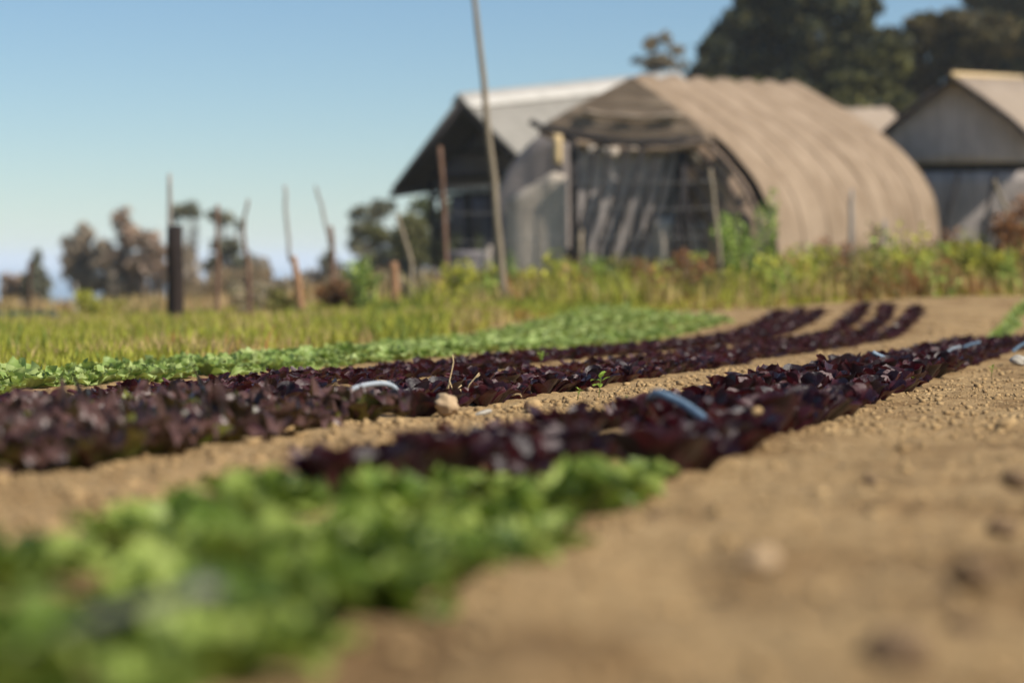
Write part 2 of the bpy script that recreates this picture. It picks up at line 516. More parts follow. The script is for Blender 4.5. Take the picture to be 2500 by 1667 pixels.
# back wall
mb = MB()
back = np.array([[T1.pt(.985, a * f, c_ * f if f < 1 else c_) for a, c_ in zip(pu, pz)] for f in (1.0, .5, .02)])
mb.slab(back - HO, tuple(.01 * np.array([T1.ax[0], T1.ax[1], 0])))
mb.build('back_wall', M_GREYSHEET, hoop)
# hanging gable cloth with horizontal folds and a sagging hem
YF = 41.6
rows_ = 16
top_l = [(1540, 189), (1478, 222), (1397, 263), (1335, 300), (1318, 318)]
top_r = [(1540, 189), (1600, 224), (1703, 297), (1735, 325), (1738, 340)]
def lerp_path(pts, t):
    q = np.array(pts, float); d = np.concatenate([[0], np.cumsum(np.abs(np.diff(q[:, 1])))]); d /= d[-1]
    return np.interp(t, d, q[:, 0]), np.interp(t, d, q[:, 1])
GT = np.zeros((rows_, 19, 3))
for i in range(rows_):
    t = i / (rows_ - 1)
    lx, ly = lerp_path(top_l, t); rx, ry = lerp_path(top_r, t)
    for j in range(19):
        s_ = j / 18
        x = lx + (rx - lx) * s_; y = ly + (ry - ly) * s_
        sag = 4 * s_ * (1 - s_) * 34 * t ** 2
        depth = YF - .25 * (s_ - .5) * 4 * t - (.035 * math.sin(i * 2.1 + 1.3 * math.sin(3 * s_)) * t) - .12 * t
        GT[i, j] = P(x, y + sag, depth)
mb = MB(); mb.slab(GT - HO, (0, .015, 0)); mb.build('gable_cloth', M_TARP, hoop, True)
# rolled hem and cross pole
hem = [GT[-1, j] + np.array([0, -.05, -.03]) for j in range(19)]
mb = MB(); mb.tube([h - HO for h in hem], [.05 + .02 * math.sin(j * 1.7) for j in range(19)], 8); mb.build('rolled_hem', M_TARP, hoop, True)
fold = [GT[9, j] + np.array([0, -.06, .006 * math.sin(j)]) for j in range(2, 18)]
mb = MB(); mb.tube([h - HO for h in fold], [.035 + .012 * math.sin(j * 1.1) for j in range(16)], 8); mb.build('rolled_fold', M_COVER2, hoop, True)
mb = MB(); mb.tube([np.array(P(1294, 297, 41.4)) - HO, np.array(P(1335, 318, 41.35)) - HO, np.array(P(1520, 350, 41.5)) - HO, np.array(P(1745, 345, 41.0)) - HO], .055, 8)
mb.build('cross_pole', M_BLACKWOOD, hoop, True)
for x0, x1, y0 in ((1398, 1405, 320), (1669, 1664, 335)):
    zb = g((x1 - 1250) / FPX * 41.6, 41.6)
    mb = MB(); yd = 41.68 if x0 < 1500 else 41.2; top = np.array(P(x0, y0, yd)); bot = np.array(P(x1, 700, yd)); bot[2] = zb - .1
    mb.tube([top - HO, (top + bot) / 2 - HO, bot - HO], [.075, .07, .075], 8); mb.build('door_post', M_BLACKWOOD, hoop, True)
for (x0, y0, x1, y1) in ((1668, 470, 1622, 700), (1672, 480, 1700, 700), (1655, 520, 1668, 700), (1420, 560, 1416, 705)):
    mb = MB(); mb.tube([np.array(P(x0, y0, 41.1)) - HO, np.array(P(x1, y1, 41.1)) - HO], .03, 6); mb.build('prop_pole', M_BLACKWOOD if x0 > 1500 else M_PALEWOOD, hoop, True)
# end panels: grey cloth high up, an added pale sheet painting its sunlit lower half
def panel(poly_cols, depth_fn, name, mat, nrow=10, wave=.03):
    cols = len(poly_cols)
    GG = np.zeros((nrow, cols, 3))
    for j, (x, yt, yb) in enumerate(poly_cols):
        for i in range(nrow):
            t = i / (nrow - 1)
            GG[i, j] = P(x, yt + (yb - yt) * t, depth_fn(x) + wave * math.sin(j * 2.3 + i * .25))
    q = MB(); q.slab(GG - HO, (0, .012, 0)); return q.build(name, mat, hoop, True)
dfn = lambda x: 42.0 - (x - 1540) / 355 * 1.15
panel([(x, yt, 706) for x, yt in ((1206, 520), (1218, 460), (1238, 416), (1262, 382), (1290, 352), (1318, 330), (1345, 322), (1370, 322), (1392, 322))], dfn, 'end_panel', M_GREYSHEET)
panel([(x, yt, 702) for x, yt in ((1236, 480), (1260, 470), (1290, 456), (1312, 442), (1335, 428), (1352, 420), (1368, 424), (1384, 432))], lambda x: dfn(x) - .95, 'sunlit_patch', M_PALESHEET, wave=.03)
panel([(x, yt, yb) for x, yt, yb in ((1352, 326, 398), (1362, 328, 404), (1372, 330, 400))], lambda x: 41.2, 'rag', M_STRAW, 5, .01)
for (x, w_, y0, h_) in ((1445, 20, 356, 22), (1490, 42, 360, 24), (1545, 22, 360, 20), (1590, 34, 358, 22), (1705, 36, 362, 36), (1752, 22, 402, 22)):
    panel([(x - w_ / 2, y0, y0 + h_ * .8), (x, y0, y0 + h_), (x + w_ / 2, y0, y0 + h_ * .7)], lambda x: 41.35, 'light_gap_strip', M_PALESHEET, 4, .01)  # pale strips paint the gaps of light below the gable cloth
# ribbed netting filling the doorway, dark slanting ribs standing in for hoop shadows inside
panel([(x, 350, 712 - 6 * (k % 2)) for k, x in enumerate(range(1402, 1672, 9))], lambda x: 41.55 - (x - 1540) / 355 * .7, 'inner_curtain', M_DOORNET, 10, .022)
for (x0, x1) in ((1452, 1405), (1490, 1422), (1530, 1458), (1568, 1492), (1606, 1530), (1640, 1562), (1662, 1600), (1668, 1636)):
    mb = MB(); mb.tube([np.array(P(x0, 362, 41.22)) - HO, np.array(P(x0 * .52 + x1 * .48 + 8, 480, 41.3)) - HO, np.array(P(x1, 610, 41.4)) - HO, np.array(P(x1 - 8, 705, 41.4)) - HO], .038, 6); mb.build('rib', M_BLACKWOOD, hoop, True)
# torn netting and bent ribs filling the side of the arch
GG = np.array([[T1.pt(-.012, a * f, (c_ - .02) * f2) for a, c_ in zip(uu, zz)][5:] for f, f2 in ((.97, 1), (.80, .9), (.62, .78), (.44, .66))])
GG += rng.normal(0, .03, GG.shape)
q = MB(); q.slab(GG - HO, (.004, .008, 0)); q.build('side_net', M_SIDENET, hoop, True)
for f in (.93, .84, .74, .64, .54):
    pts = [T1.pt(-.02, a * f, c_ * (.35 + .65 * f)) - HO for a, c_ in zip(uu, zz)][7:]
    mb = MB(); mb.tube(pts, .034, 6); mb.build('rib', M_BLACKWOOD, hoop, True)
panel([(x, yt, 705) for x, yt in ((1600, 540), (1615, 535), (1632, 530), (1648, 535))], lambda x: 41.3, 'sunlit_patch', M_PALESHEET, 8, .02)  # pale sheets paint the sun reaching low into the open end
panel([(x, yt, 705) for x, yt in ((1676, 545), (1700, 540), (1730, 548))], lambda x: 41.3, 'sunlit_patch', M_PALESHEET, 8, .02)

# --- second hoop house, at the edge of the frame
T2 = Hoop(P(2332, 185, 50), P(2500, 192, 66), P(2332, 640, 50)[2] - .2, P(2470, 600, 66)[2] - .2, 1.66, 1.8)
h2 = empty('hoop_house', (T2.af[0], T2.af[1], T2.bf))
tag(h2, 'grey ended greenhouse with a steep beige roof under the dark wooded hill', 'greenhouse')
H2 = np.array(h2.location)
ze = .667
prof = [(-1.0, 0), (-1.0, ze * .5), (-1.02, ze), (-.66, .79), (-.33, .90), (0, 1.0), (.33, .90), (.66, .79), (1.02, ze), (1.0, ze * .5), (1.0, 0)]
ts = np.linspace(-.02, 1, 22)
rp = [q for q in prof if q[1] >= ze * .99]
G = np.array([[T2.pt(t, a * 1.06, c_ - (.02 if abs(a) > 1 else 0), lift=.04 * abs(math.sin(6 * math.pi * t))) for a, c_ in rp] for t in ts])
mb = MB(); mb.slab(G - H2, (0, 0, -.10)); mb.build('roof', M_COVER2, h2)
mb = MB(); mb.tube([T2.pt(-.022, a * 1.05, c_ - (.02 if abs(a) > 1 else 0)) - H2 + np.array([0, 0, -.06]) for a, c_ in rp], .05, 6); mb.build('rake_pole', M_BLACKWOOD, h2, True)
def t2panel(z0, z1, t, name, mat, wave, ncol=25, lean=0):
    GG = np.zeros((8, ncol, 3))
    for j in range(ncol):
        u_ = -1 + 2 * j / (ncol - 1)
        top = min(z1, np.interp(abs(u_), [0, .33, .66, 1.0], [.985, .885, .775, ze - .01]))
        for i in range(8):
            z = z0 + (top - z0) * (1 - i / 7)
            GG[i, j] = T2.pt(t, u_ * .98, z) + np.array([T2.ax[0], T2.ax[1], 0]) * wave * math.sin(j * 2.7 + i * .3)
    q = MB(); q.slab(GG - H2, (0, .012, 0)); return q.build(name, mat, h2, True)
t2panel(.552, 1, .004, 'gable_cloth', M_DOORNET, .02)
t2panel(.50, .552, .03, 'gap_shade', M_BLACKWOOD, .0)  # black strip paints the darkness of the open gap under the cloth
t2panel(0, .51, .012, 'end_panel', M_DOORNET, .025)
for u0, u1 in ((-.95, -.95), (-.42, -.62), (.05, -.2), (.5, .3), (.95, .95)):
    mb = MB(); mb.tube([T2.pt(-.004, u0, .5) - H2, T2.pt(-.004, (u0 + u1) / 2 - .02, .27) - H2, T2.pt(-.004, u1, 0) - H2], .04, 6); mb.build('end_hoop', M_BLACKWOOD, h2, True)
for sgn in (-1, 1):
    GG = np.array([[T2.pt(t, sgn * .985, z) for z in np.linspace(0, ze, 5)] for t in np.linspace(.01, 1, 12)])
    q = MB(); q.slab(GG - H2, (sgn * -.012, 0, 0)); q.build('side_panel', M_COVER2, h2, True)
t2panel(0, 1, .99, 'back_wall', M_GREYSHEET, .02)
for u_ in (-1.04, 0, 1.04):
    mb = MB(); mb.tube([T2.pt(t, u_, 1.0 if u_ == 0 else ze - .03, lift=.02) - H2 for t in (-.03, .5, 1)], .06, 6); mb.build('pole', M_STRAW if u_ == 0 else M_GREYWOOD, h2, True)

# --- third cloth house showing between the two
T3 = Hoop(P(2010, 270, 62), P(2172, 264, 70), P(2010, 640, 62)[2], P(2172, 600, 70)[2], 2.0, 1.75)
h3 = empty('hoop_house', (T3.af[0], T3.af[1], T3.bf))
tag(h3, 'small beige cloth roof showing behind, between the two hoop houses', 'greenhouse')
H3 = np.array(h3.location)
ts = np.linspace(0, 1, 20)
G = np.array([[T3.pt(t, a, c_ ** 1.1, lift=.06 * abs(math.sin(5 * math.pi * t))) for a, c_ in zip(pu, pz)] for t in ts])
mb = MB(); mb.slab(G - H3, (0, 0, -.012)); mb.build('cover', M_COVER2, h3, True)
for t in (.01, .33, .66, .99):
    mb = MB(); mb.tube([T3.pt(t, a * .98, c_ * .98) - H3 for a, c_ in zip(pu[::2], pz[::2])], .03, 6); mb.build('hoop', M_GREYWOOD, h3, True)
for t in (.01, .985):
    back = np.array([[T3.pt(t, a * f, c_ * f if f < 1 else c_) for a, c_ in zip(pu, pz)] for f in (.98, .5, .02)])
    mb = MB(); mb.slab(back - H3, (.004, .008, 0)); mb.build('end_wall', M_GREYSHEET, h3)

# --- dark open-fronted barn with the pale roof
barn = empty('barn', P(1120, 700, 56))
barn.location.z = g(barn.location.x, 56)
tag(barn, 'dark open fronted barn with a pale grey pitched roof', 'barn')
BO = np.array(barn.location)
aF = np.array(P(1120, 238, 55)); aB = np.array(P(1655, 184, 61))
eL = np.array(P(953, 463, 55.6)); eR = np.array(P(1312, 424, 54.3))
run = aB - aF
M_ROOF = simple('pale_roof_sheet', (.215, .20, .17), (.27, .25, .215), 1.5, .6, .2, (1, 1, 1), 0, .35)
M_RIDGE = simple('bright_ridge_cap', (.40, .375, .33), (.50, .47, .42), 3, .5, .2, None, 0, .4)
M_SOFFIT = M_BLACKWOOD
for e, nm in ((eL, 'roof'), (eR, 'roof')):
    sl = e - aF; wid = np.linalg.norm(sl)
    nrm = np.cross(run, sl); nrm /= np.linalg.norm(nrm)
    if nrm[2] < 0: nrm = -nrm
    # corrugated sheet
    ncol = 61
    GG = np.array([[aF + run * (j / (ncol - 1)) + sl * k + nrm * .02 * math.sin(j * math.pi / 2) for k in (0, .33, .66, 1)] for j in range(ncol)])
    q = MB(); q.slab(GG - BO, -nrm * .03); q.build(nm, M_ROOF, barn)
    # boarding underneath, dark
    GG = np.array([[aF + run * (.003 + t) + sl * k - nrm * .055 for k in (0, 1)] for t in (0, .99)])
    q = MB(); q.slab(GG - BO, -nrm * .05); q.build('soffit', M_SOFFIT, barn)
    for t in np.linspace(.002, .98, 7):
        q = MB(); q.tube([aF + run * t - nrm * .15 - BO, aF + run * t + sl * .99 - nrm * .15 - BO], .06, 4); q.build('rafter', M_BLACKWOOD, barn)
capw = .42
GG = np.array([[aF + run * t + (eL - aF) / np.linalg.norm(eL - aF) * capw * .6 + np.array([0, 0, .055]), aF + run * t + np.array([0, 0, .10]),
                aF + run * t + (eR - aF) / np.linalg.norm(eR - aF) * capw + np.array([0, 0, .06])] for t in np.linspace(-.004, 1.004, 12)])
q = MB(); q.slab(GG - BO, (0, 0, -.02)); q.build('ridge_cap', M_RIDGE, barn)
# gable wall of vertical boards, set back under the roof
tw = .16
wl0 = np.array(P(1050, 470, 56.3)); wr0 = np.array(P(1330, 470, 56.2))
nb = 22
for j in range(nb):
    f0 = j / nb; f1 = (j + .94) / nb
    pts = []
    for f in (f0, f1):
        base = wl0 + (wr0 - wl0) * f
        # roof height over this point
        c = aF + run * tw
        side = eL if base[0] < c[0] else eR
        k = (base[0] - c[0]) / (side[0] - aF[0])
        top = c[2] + (side[2] - aF[2]) * k - .17
        pts.append((base, max(top, base[2] + .05)))
    GG = np.array([[np.array([q_[0], q_[1], t_]), q_] for q_, t_ in pts])
    q = MB(); q.slab(GG - BO, (0, .03 + .012 * (j % 3), 0)); q.build('board', M_DARKSHEET, barn)
for (x0, x1, yt, yy_) in ((1050, 1066, 400, 56.2), (1078, 1090, 470, 56.1), (1140, 1150, 470, 56.2), (1205, 1212, 470, 56.2), (1140, 1140, 470, 60), (1200, 1205, 470, 60)):
    t_ = np.array(P(x0, yt, yy_)); b_ = np.array(P(x1, 720, yy_)); b_[2] = g(b_[0], yy_) - .1
    q = MB(); q.tube([t_ - BO, b_ - BO], .085, 6); q.build('post', M_BLACKWOOD, barn)
for y_, yy_ in ((372, 56.1), (432, 56.1), (476, 56.1), (548, 60)):
    q = MB(); q.tube([np.array(P(1048, y_ + 4, yy_)) - BO, np.array(P(1330, y_ - 6, yy_)) - BO], .06, 4); q.build('beam', M_BLACKWOOD, barn)
q = MB(); q.tube([eL + np.array([0, .05, -.12]) - BO, eL + run * .98 + np.array([0, .05, -.12]) - BO], .07, 4); q.build('eave_beam', M_BLACKWOOD, barn)
# boarded side rooms at the back, leaving gaps
for x0, x1, y0, y1, yy_ in ((1178, 1320, 476, 720, 58.5), (1100, 1330, 476, 575, 58.9), (1128, 1162, 575, 640, 58.8)):
    GG = np.array([[P(x0, y0, yy_), P(x1, y0, yy_)], [P(x0, y1, yy_), P(x1, y1, yy_)]], float)
    q = MB(); q.slab(GG - BO, (0, .05, 0)); q.build('partition', M_DARKSHEET, barn)
# low dark bin in the open bay and a pale sack beside it
binr = empty('feed_bin', P(1100, 690, 54.5)); binr.location.z = g(binr.location.x, 54.5)
tag(binr, 'low dark boarded bin standing in the open end of the barn', 'bin')
ob = np.array(binr.location)
for x0, x1, y0 in ((1012, 1086, 655), (1088, 1182, 612)):
    a0 = np.array(P(x0, y0, 54.5)); a1 = np.array(P(x1, y0, 54.5)); zb = min(g(a0[0], 54.5), g(a1[0], 54.5)) - .1
    nbd = 4
    for k in range(nbd):
        za = a0[2] + (zb - a0[2]) * k / nbd; zc = a0[2] + (zb - a0[2]) * (k + .93) / nbd
        q = MB(); q.box(((a0[0] + a1[0]) / 2 - ob[0], 54.5 - ob[1] + .02 * (k % 2), (za + zc) / 2 - ob[2]), (a1[0] - a0[0], .05, za - zc)); q.build('board', M_DARKSHEET, binr)
    q = MB(); q.box(((a0[0] + a1[0]) / 2 - ob[0], 55.0 - ob[1], (a0[2] + zb) / 2 - ob[2] - .05), (a1[0] - a0[0] - .04, .9, a0[2] - zb - .12)); q.build('body', M_DARKSHEET, binr)
q = MB()
a0 = np.array(P(1202, 600, 53.5)); zb = g(a0[0], 53.5)
rr = np.array([.20, .27, .28, .25, .19, .10]); hh = np.linspace(0, 1, 6)
q.tube([(0, 0, (a0[2] - zb) * h) for h in hh], list(rr), 12)
sk = q.build('feed_sack', M_PALESHEET, None, True); sk.location = (a0[0], 53.5, zb)
tag(sk, 'pale full sack standing beside the dark bin of the barn', 'sack')

# ------------------------------------------------------------------ fence: posts, stakes, poles, wire
def stake(name, path, Y, radii, mat, label, cat='post', group=None, n=8, parts=None, sink=True):
    """path: photograph pixels from the top down"""
    pts = [np.array(P(x, y, Y)) for x, y in path]
    zb = g(pts[-1][0], Y)
    if sink:
        pts[-1][2] = zb - .06
    base = np.array([pts[-1][0], Y, zb])
    fine = []; rf = []
    if np.isscalar(radii): radii = [radii] * len(pts)
    for i in range(len(pts) - 1):
        for k in range(4):
            t = k / 4
            w_ = np.array([rng.normal(0, .004), rng.normal(0, .004), 0]) if (i or k) else np.zeros(3)
            fine.append(pts[i] * (1 - t) + pts[i + 1] * t + w_); rf.append((radii[i] * (1 - t) + radii[i + 1] * t) * (1 + rng.normal(0, .03)))
    fine.append(pts[-1]); rf.append(radii[-1])
    mb = MB(); mb.tube([q_ - base for q_ in fine], rf, n)
    o = mb.build(name, mat, None, True); o.location = base
    tag(o, label, cat, group)
    return o

stake('fence_post', [(427, 551), (429, 815)], 26.5, [.088, .092], M_CHARRED, 'thick dark brown fence post standing alone in the grass', n=12)
stake('stick', [(414, 424), (416, 560), (420, 640)], 26.8, [.022, .026, .028], M_GREYWOOD, 'thin grey stick lashed behind the thick dark fence post', 'stick', sink=False)
stake('fence_post', [(531, 500), (532, 640), (530, 790)], 31, [.026, .030, .034], M_REDWOOD, 'straight reddish fence pole in front of the umbrella shaped trees')
stake('fence_post', [(606, 487), (597, 530), (594, 566), (604, 640), (613, 770)], 31, [.016, .018, .022, .028, .03], M_REDWOOD, 'crooked thin fence stake bent at its upper third')
stake('stick', [(695, 452), (700, 540), (709, 640)], 30, [.020, .022, .024], M_GREYWOOD, 'thin pale grey stick rising from the short orange stump', 'stick', sink=False)
stake('fence_post', [(716, 626), (728, 690), (741, 765)], 29.6, [.036, .048, .05], M_STUMPWOOD, 'short leaning orange brown fence stump with a thin stick above', n=10)
stake('stick', [(770, 454), (785, 500), (796, 550), (806, 600)], 31.5, [.018, .020, .022, .022], M_GREYWOOD, 'thin grey bowed stick tied to a slim reddish post', 'stick', sink=False)
stake('fence_post', [(808, 552), (812, 620), (815, 745)], 31.2, [.026, .03, .032], M_REDWOOD, 'slim reddish fence post carrying a bowed grey stick')
stake('fence_post', [(961, 640), (964, 700), (966, 775)], 30, [.05, .055, .056], M_STUMPWOOD, 'short thick orange brown fence stump near the dark barn', n=10)
stake('fence_post', [(968, 522), (985, 575), (1003, 640), (1004, 770)], 29.5, [.022, .026, .03, .03], M_PALEWOOD, 'pale kinked stake leaning in front of the barn')
stake('fence_post', [(1074, 358), (1084, 500), (1095, 745)], 31, [.028, .032, .036], M_REDWOOD, 'tall reddish wooden post in front of the dark barn gable')
stake('tall_pole', [(1146, -90), (1172, 120), (1204, 440), (1236, 735)], 29, [.030, .035, .042, .048], M_PALEWOOD, 'very tall pale leaning pole that runs out of the top of the picture', 'pole', n=10)
stake('fence_post', [(1416, 575), (1417, 640), (1416, 740)], 31, [.026, .028, .03], M_PALEWOOD, 'short pale stake at the doorway of the tan hoop house')
stake('fence_post', [(1734, 412), (1748, 540), (1768, 735)], 31, [.024, .027, .030], M_PALEWOOD, 'leaning pale pole in front of the open end of the tan hoop house')
stake('fence_post', [(2080, 462), (2078, 540), (2074, 690)], 33, [.022, .034, .038], M_GREYWOOD, 'tall thin grey stake before the lit side of the tan hoop house')
stake('fence_post', [(2131, 548), (2134, 600), (2136, 690)], 33, [.024, .03, .03], M_REDWOOD, 'shorter of two brown stakes side by side before the tan cloth')
stake('fence_post', [(2160, 538), (2158, 600), (2156, 690)], 33.2, [.026, .032, .034], M_GREYWOOD, 'taller of two brown stakes side by side before the tan cloth')
stake('fence_post', [(2426, 438), (2452, 500), (2484, 600), (2490, 690)], 33, [.024, .026, .03, .03], M_PALEWOOD, 'pale pole leaning across the grey ended greenhouse')
stake('fence_post', [(2359, 588), (2359, 690)], 34, [.040, .044], M_BLACKWOOD, 'short black post at the foot of the grey ended greenhouse')
stake('fence_post', [(72, 640), (72, 790)], 38, [.030, .034], M_DARKWOOD, 'slim dark post among the dry brush at the edge of the field')
stake('fence_post', [(185, 690), (186, 790)], 38, [.022, .024], M_GREYWOOD, 'short thin grey post among the dry brush')
stake('fence_post', [(1624, 640), (1626, 720)], 31, [.05, .055], M_BLACKWOOD, 'short black stump at the open doorway of the tan hoop house')
fw = empty('wire_fence', (0, 31.4, 0))
tag(fw, 'thin wire strung along the fence stakes before the barn', 'fence wire')
for py0, py1 in ((455, 440), (520, 505), (590, 575)):
    mb = MB(); mb.tube([np.array(P(x, py0 + (py1 - py0) * k + 3 * math.sin(k * 9), 31.4)) - np.array([0, 31.4, 0]) for k, x in zip(np.linspace(0, 1, 14), np.linspace(1075, 1750, 14))], [.006] * 14, 4)
    mb.build('wire', M_WIRE, fw)

# ------------------------------------------------------------------ lettuces
def leaf_arrays(L, Wd, lean0, bend, cup, frill, rs, nv=8, nu=5, tip=.75):
    """one leaf growing from the origin, leaning to +Y; returns V, Q, C"""
    r = np.random.default_rng(rs)
    t = np.linspace(0, 1, nv); dt = L / (nv - 1)
    ang = lean0 + bend * t ** 1.5
    yc = np.concatenate([[0], np.cumsum(np.sin((ang[1:] + ang[:-1]) / 2) * dt)])
    zc = np.concatenate([[0], np.cumsum(np.cos((ang[1:] + ang[:-1]) / 2) * dt)])
    pk = .60 * tip / .8
    half = Wd * np.where(t < pk, .16 + .84 * (np.clip(t / pk, 0, 1) ** 1.3 * (3 - 2 * np.clip(t / pk, 0, 1) ** 1.3)).clip(0, 1),
                         np.sqrt(np.clip(1 - ((t - pk) / (1.03 - pk)) ** 2, .05, 1)))
    ph = r.uniform(0, 6, 4)
    u = np.linspace(-1, 1, nu)
    V = np.zeros((nv, nu, 3)); C = np.zeros((nv, nu, 3)); rnd = r.uniform()
    for i in range(nv):
        ny, nz_ = -math.cos(ang[i]), math.sin(ang[i])       # inner (upper) side of the leaf
        for j in range(nu):
            e = abs(u[j])
            lift = cup * half[i] * e ** 1.6 + frill * L * e * t[i] * math.sin(ph[0] + 9 * t[i] + 5 * u[j]) + .04 * L * t[i] * math.sin(ph[1] + 6 * t[i] + 2.4 * u[j]) + (frill * .55 * L * e * t[i] * r.normal() if frill > .06 else 0)
            V[i, j] = (u[j] * half[i] * (1 - .10 * cup * e), yc[i] + ny * lift, zc[i] + nz_ * lift)
            C[i, j] = (t[i], e, rnd)
    k = np.arange(nv - 1)[:, None] * nu + np.arange(nu - 1)[None]
    Q = np.stack([k, k + 1, k + nu + 1, k + nu], -1).reshape(-1, 4)
    return V.reshape(-1, 3), Q, C.reshape(-1, 3)

RED_LEAVES = [leaf_arrays(.074, .023 + .004 * (k % 3), .06, .10 + .2 * (k % 4), .6 - .12 * (k % 3), .035, 40 + k, 9, 5, .85) for k in range(8)]
GRN_LEAVES = [leaf_arrays(.088, .030 + .004 * (k % 3), .10, .5 + .25 * (k % 4), .35, .11, 60 + k, 8, 7, .85) for k in range(8)]
FRL_LEAVES = [leaf_arrays(.108, .038 + .005 * (k % 3), .06, .5 + .25 * (k % 4), .2, .16, 80 + k, 10, 9, .85) for k in range(8)]
BAB_LEAVES = [leaf_arrays(.070, .025, .10, .5, .5, .03, 90 + k, 4, 3, .85) for k in range(5)]
BABG_LEAVES = [leaf_arrays(.092, .034, .12, .7, .3, .09, 95 + k, 5, 3, .85) for k in range(5)]

def rosette(n, rs, tilt=(.05, .75), size=(.75, 1.1)):
    """list of (leaf index, 4x4 matrix): spiral of leaves, upright in the middle and spread at the rim"""
    r = np.random.default_rng(rs); out = []
    for k in range(n):
        f = k / (n - 1)
        az = k * 2.39996 + r.normal(0, .3)
        tl = tilt[0] + (tilt[1] - tilt[0]) * f ** .9 + r.normal(0, .17)
        sc = size[0] + (size[1] - size[0]) * min(1, f * 1.6) + r.normal(0, .06)
        m = Matrix.Rotation(az, 4, 'Z') @ Matrix.Translation((0, .006 + .012 * f, -.004 * f)) @ Matrix.Rotation(-tl, 4, 'X') @ Matrix.Rotation(r.normal(0, .25), 4, 'Z') @ Matrix.Scale(sc, 4)
        out.append((int(r.integers(0, 100)), m))
    return out

def plant_arrays(leaves, ros):
    b_ = MB()
    for k, m in ros:
        V, Q, C = leaves[k % len(leaves)]
        M3 = np.array(m)
        b_.add(V @ M3[:3, :3].T + M3[:3, 3], Q, C=C * [1, 1, 0] + [0, 0, (k * 37 % 101) / 101])
    return np.concatenate(b_.V), np.concatenate(b_.Q), np.concatenate(b_.C)

ROS_RED = [rosette(14, 200 + k, (.0, .62), (.7, 1.15)) for k in range(7)]
ROS_GRN = [rosette(18, 300 + k, (.0, .85), (.6, 1.15)) for k in range(7)]
ROS_FRL = [rosette(20, 400 + k, (.1, .80), (.6, 1.1)) for k in range(7)]
ROS_BAB = [rosette(9, 500 + k) for k in range(5)]
def proto(leaves, ros, nm, mat):
    out = []
    for r_ in ros:
        V, Q, C = plant_arrays(leaves, r_)
        me = mesh_from(nm, V, Q, None, C, True); me.materials.append(mat); out.append(me)
    return out
PM_RED = proto(RED_LEAVES, ROS_RED, 'red_lettuce', M_RED)
PM_GRN = proto(GRN_LEAVES, ROS_GRN, 'green_lettuce', M_GREEN)
PM_PAL = proto(GRN_LEAVES, ROS_GRN, 'green_lettuce', M_PALEGREEN)
PM_FRL = proto(FRL_LEAVES, ROS_FRL, 'frilled_lettuce', M_FRILL)
LEAF_ME = []
for V, Q, C in RED_LEAVES:
    me = mesh_from('leaf', V, Q, None, C, True); me.materials.append(M_RED); LEAF_ME.append(me)
ARR_BAB = [plant_arrays(BAB_LEAVES, r_) for r_ in ROS_BAB]
ARR_BABG = [plant_arrays(BABG_LEAVES, r_) for r_ in ROS_BAB]

BED3 = [-.97, -1.17, -1.37]; BED2 = [-2.24, -2.50, -2.76]; BED1 = [-3.25, -3.42, -3.59]; BED0 = [-4.22, -4.47, -4.73, -4.98, -5.24, -5.49, -5.75, -6.0]
ROWN = ['the near row', 'the middle row', 'the far row', 'the last row', 'the outermost row']
ROW0 = ['the ' + k + ' row' for k in ('first', 'second', 'third', 'fourth', 'fifth', 'sixth', 'seventh', 'eighth')]
plants = []   # (kind, bed, row, x, y, scale)
def sow(kind, bed, ri, p, s0, s1, step, sc, skip=.06):
    s = s0
    while s < s1:
        if rng.uniform() > skip:
            pp = p + rng.normal(0, .016) + .03 * math.sin(s * .35 + ri) - (.007 * max(0, s - 20) ** 2 if kind == 'red' else 0)
            x, y = sp(s, pp)
            plants.append((kind, bed, ri, x, y, sc * rng.uniform(.68, 1.25) * (1 + .22 * min(1, max(0, s - 16) / 5) * (kind == 'red'))))
        s += step * rng.uniform(.8, 1.2)
for ri, p in enumerate(BED3):
    c = [4.6, 4.25, 3.95][ri]
    sow('green', 3, ri, p, 1.35, c, .175, .90, .17)
    sow('red', 3, ri, p, c + .05, 18.8, .112, 1.18)
    if ri != 1: sow('greenfar', 3, ri, (-.92, 0, -1.30)[ri], 19.6, 27.0, .15, .8)
sow('green', 3, 3, -1.54, 1.35, 2.3, .19, .85, .2)
sow('green', 3, 4, -.82, 1.35, 3.5, .19, .78, .2)
for ri, p in enumerate(BED2):
    c = [6.75, 6.75, 6.8][ri]
    sow('frill', 2, ri, p, 3.2, c, .175, 1.0, .02)
    sow('red', 2, ri, p, c + .05, [26.2, 26.6, 26.3][ri], .112, 1.0)
for ri, p in enumerate(BED1):
    sow('red', 1, ri, p, 5.5, [25.6, 26, 25.5][ri], .125, .95)
for ri, p in enumerate(BED0):
    sow('green0', 0, ri, p, 7.0 if ri < 2 else 7.5 + (ri - 1) * 2.6, 24.2 + .4 * ri, .165, .95, .06)
# a gap in the second bed where the round stone and the dry stem lie
plants = [q for q in plants if not (q[0] == 'red' and q[1] == 2 and q[2] == 0 and abs(q[4] - 8.0) < .13)]

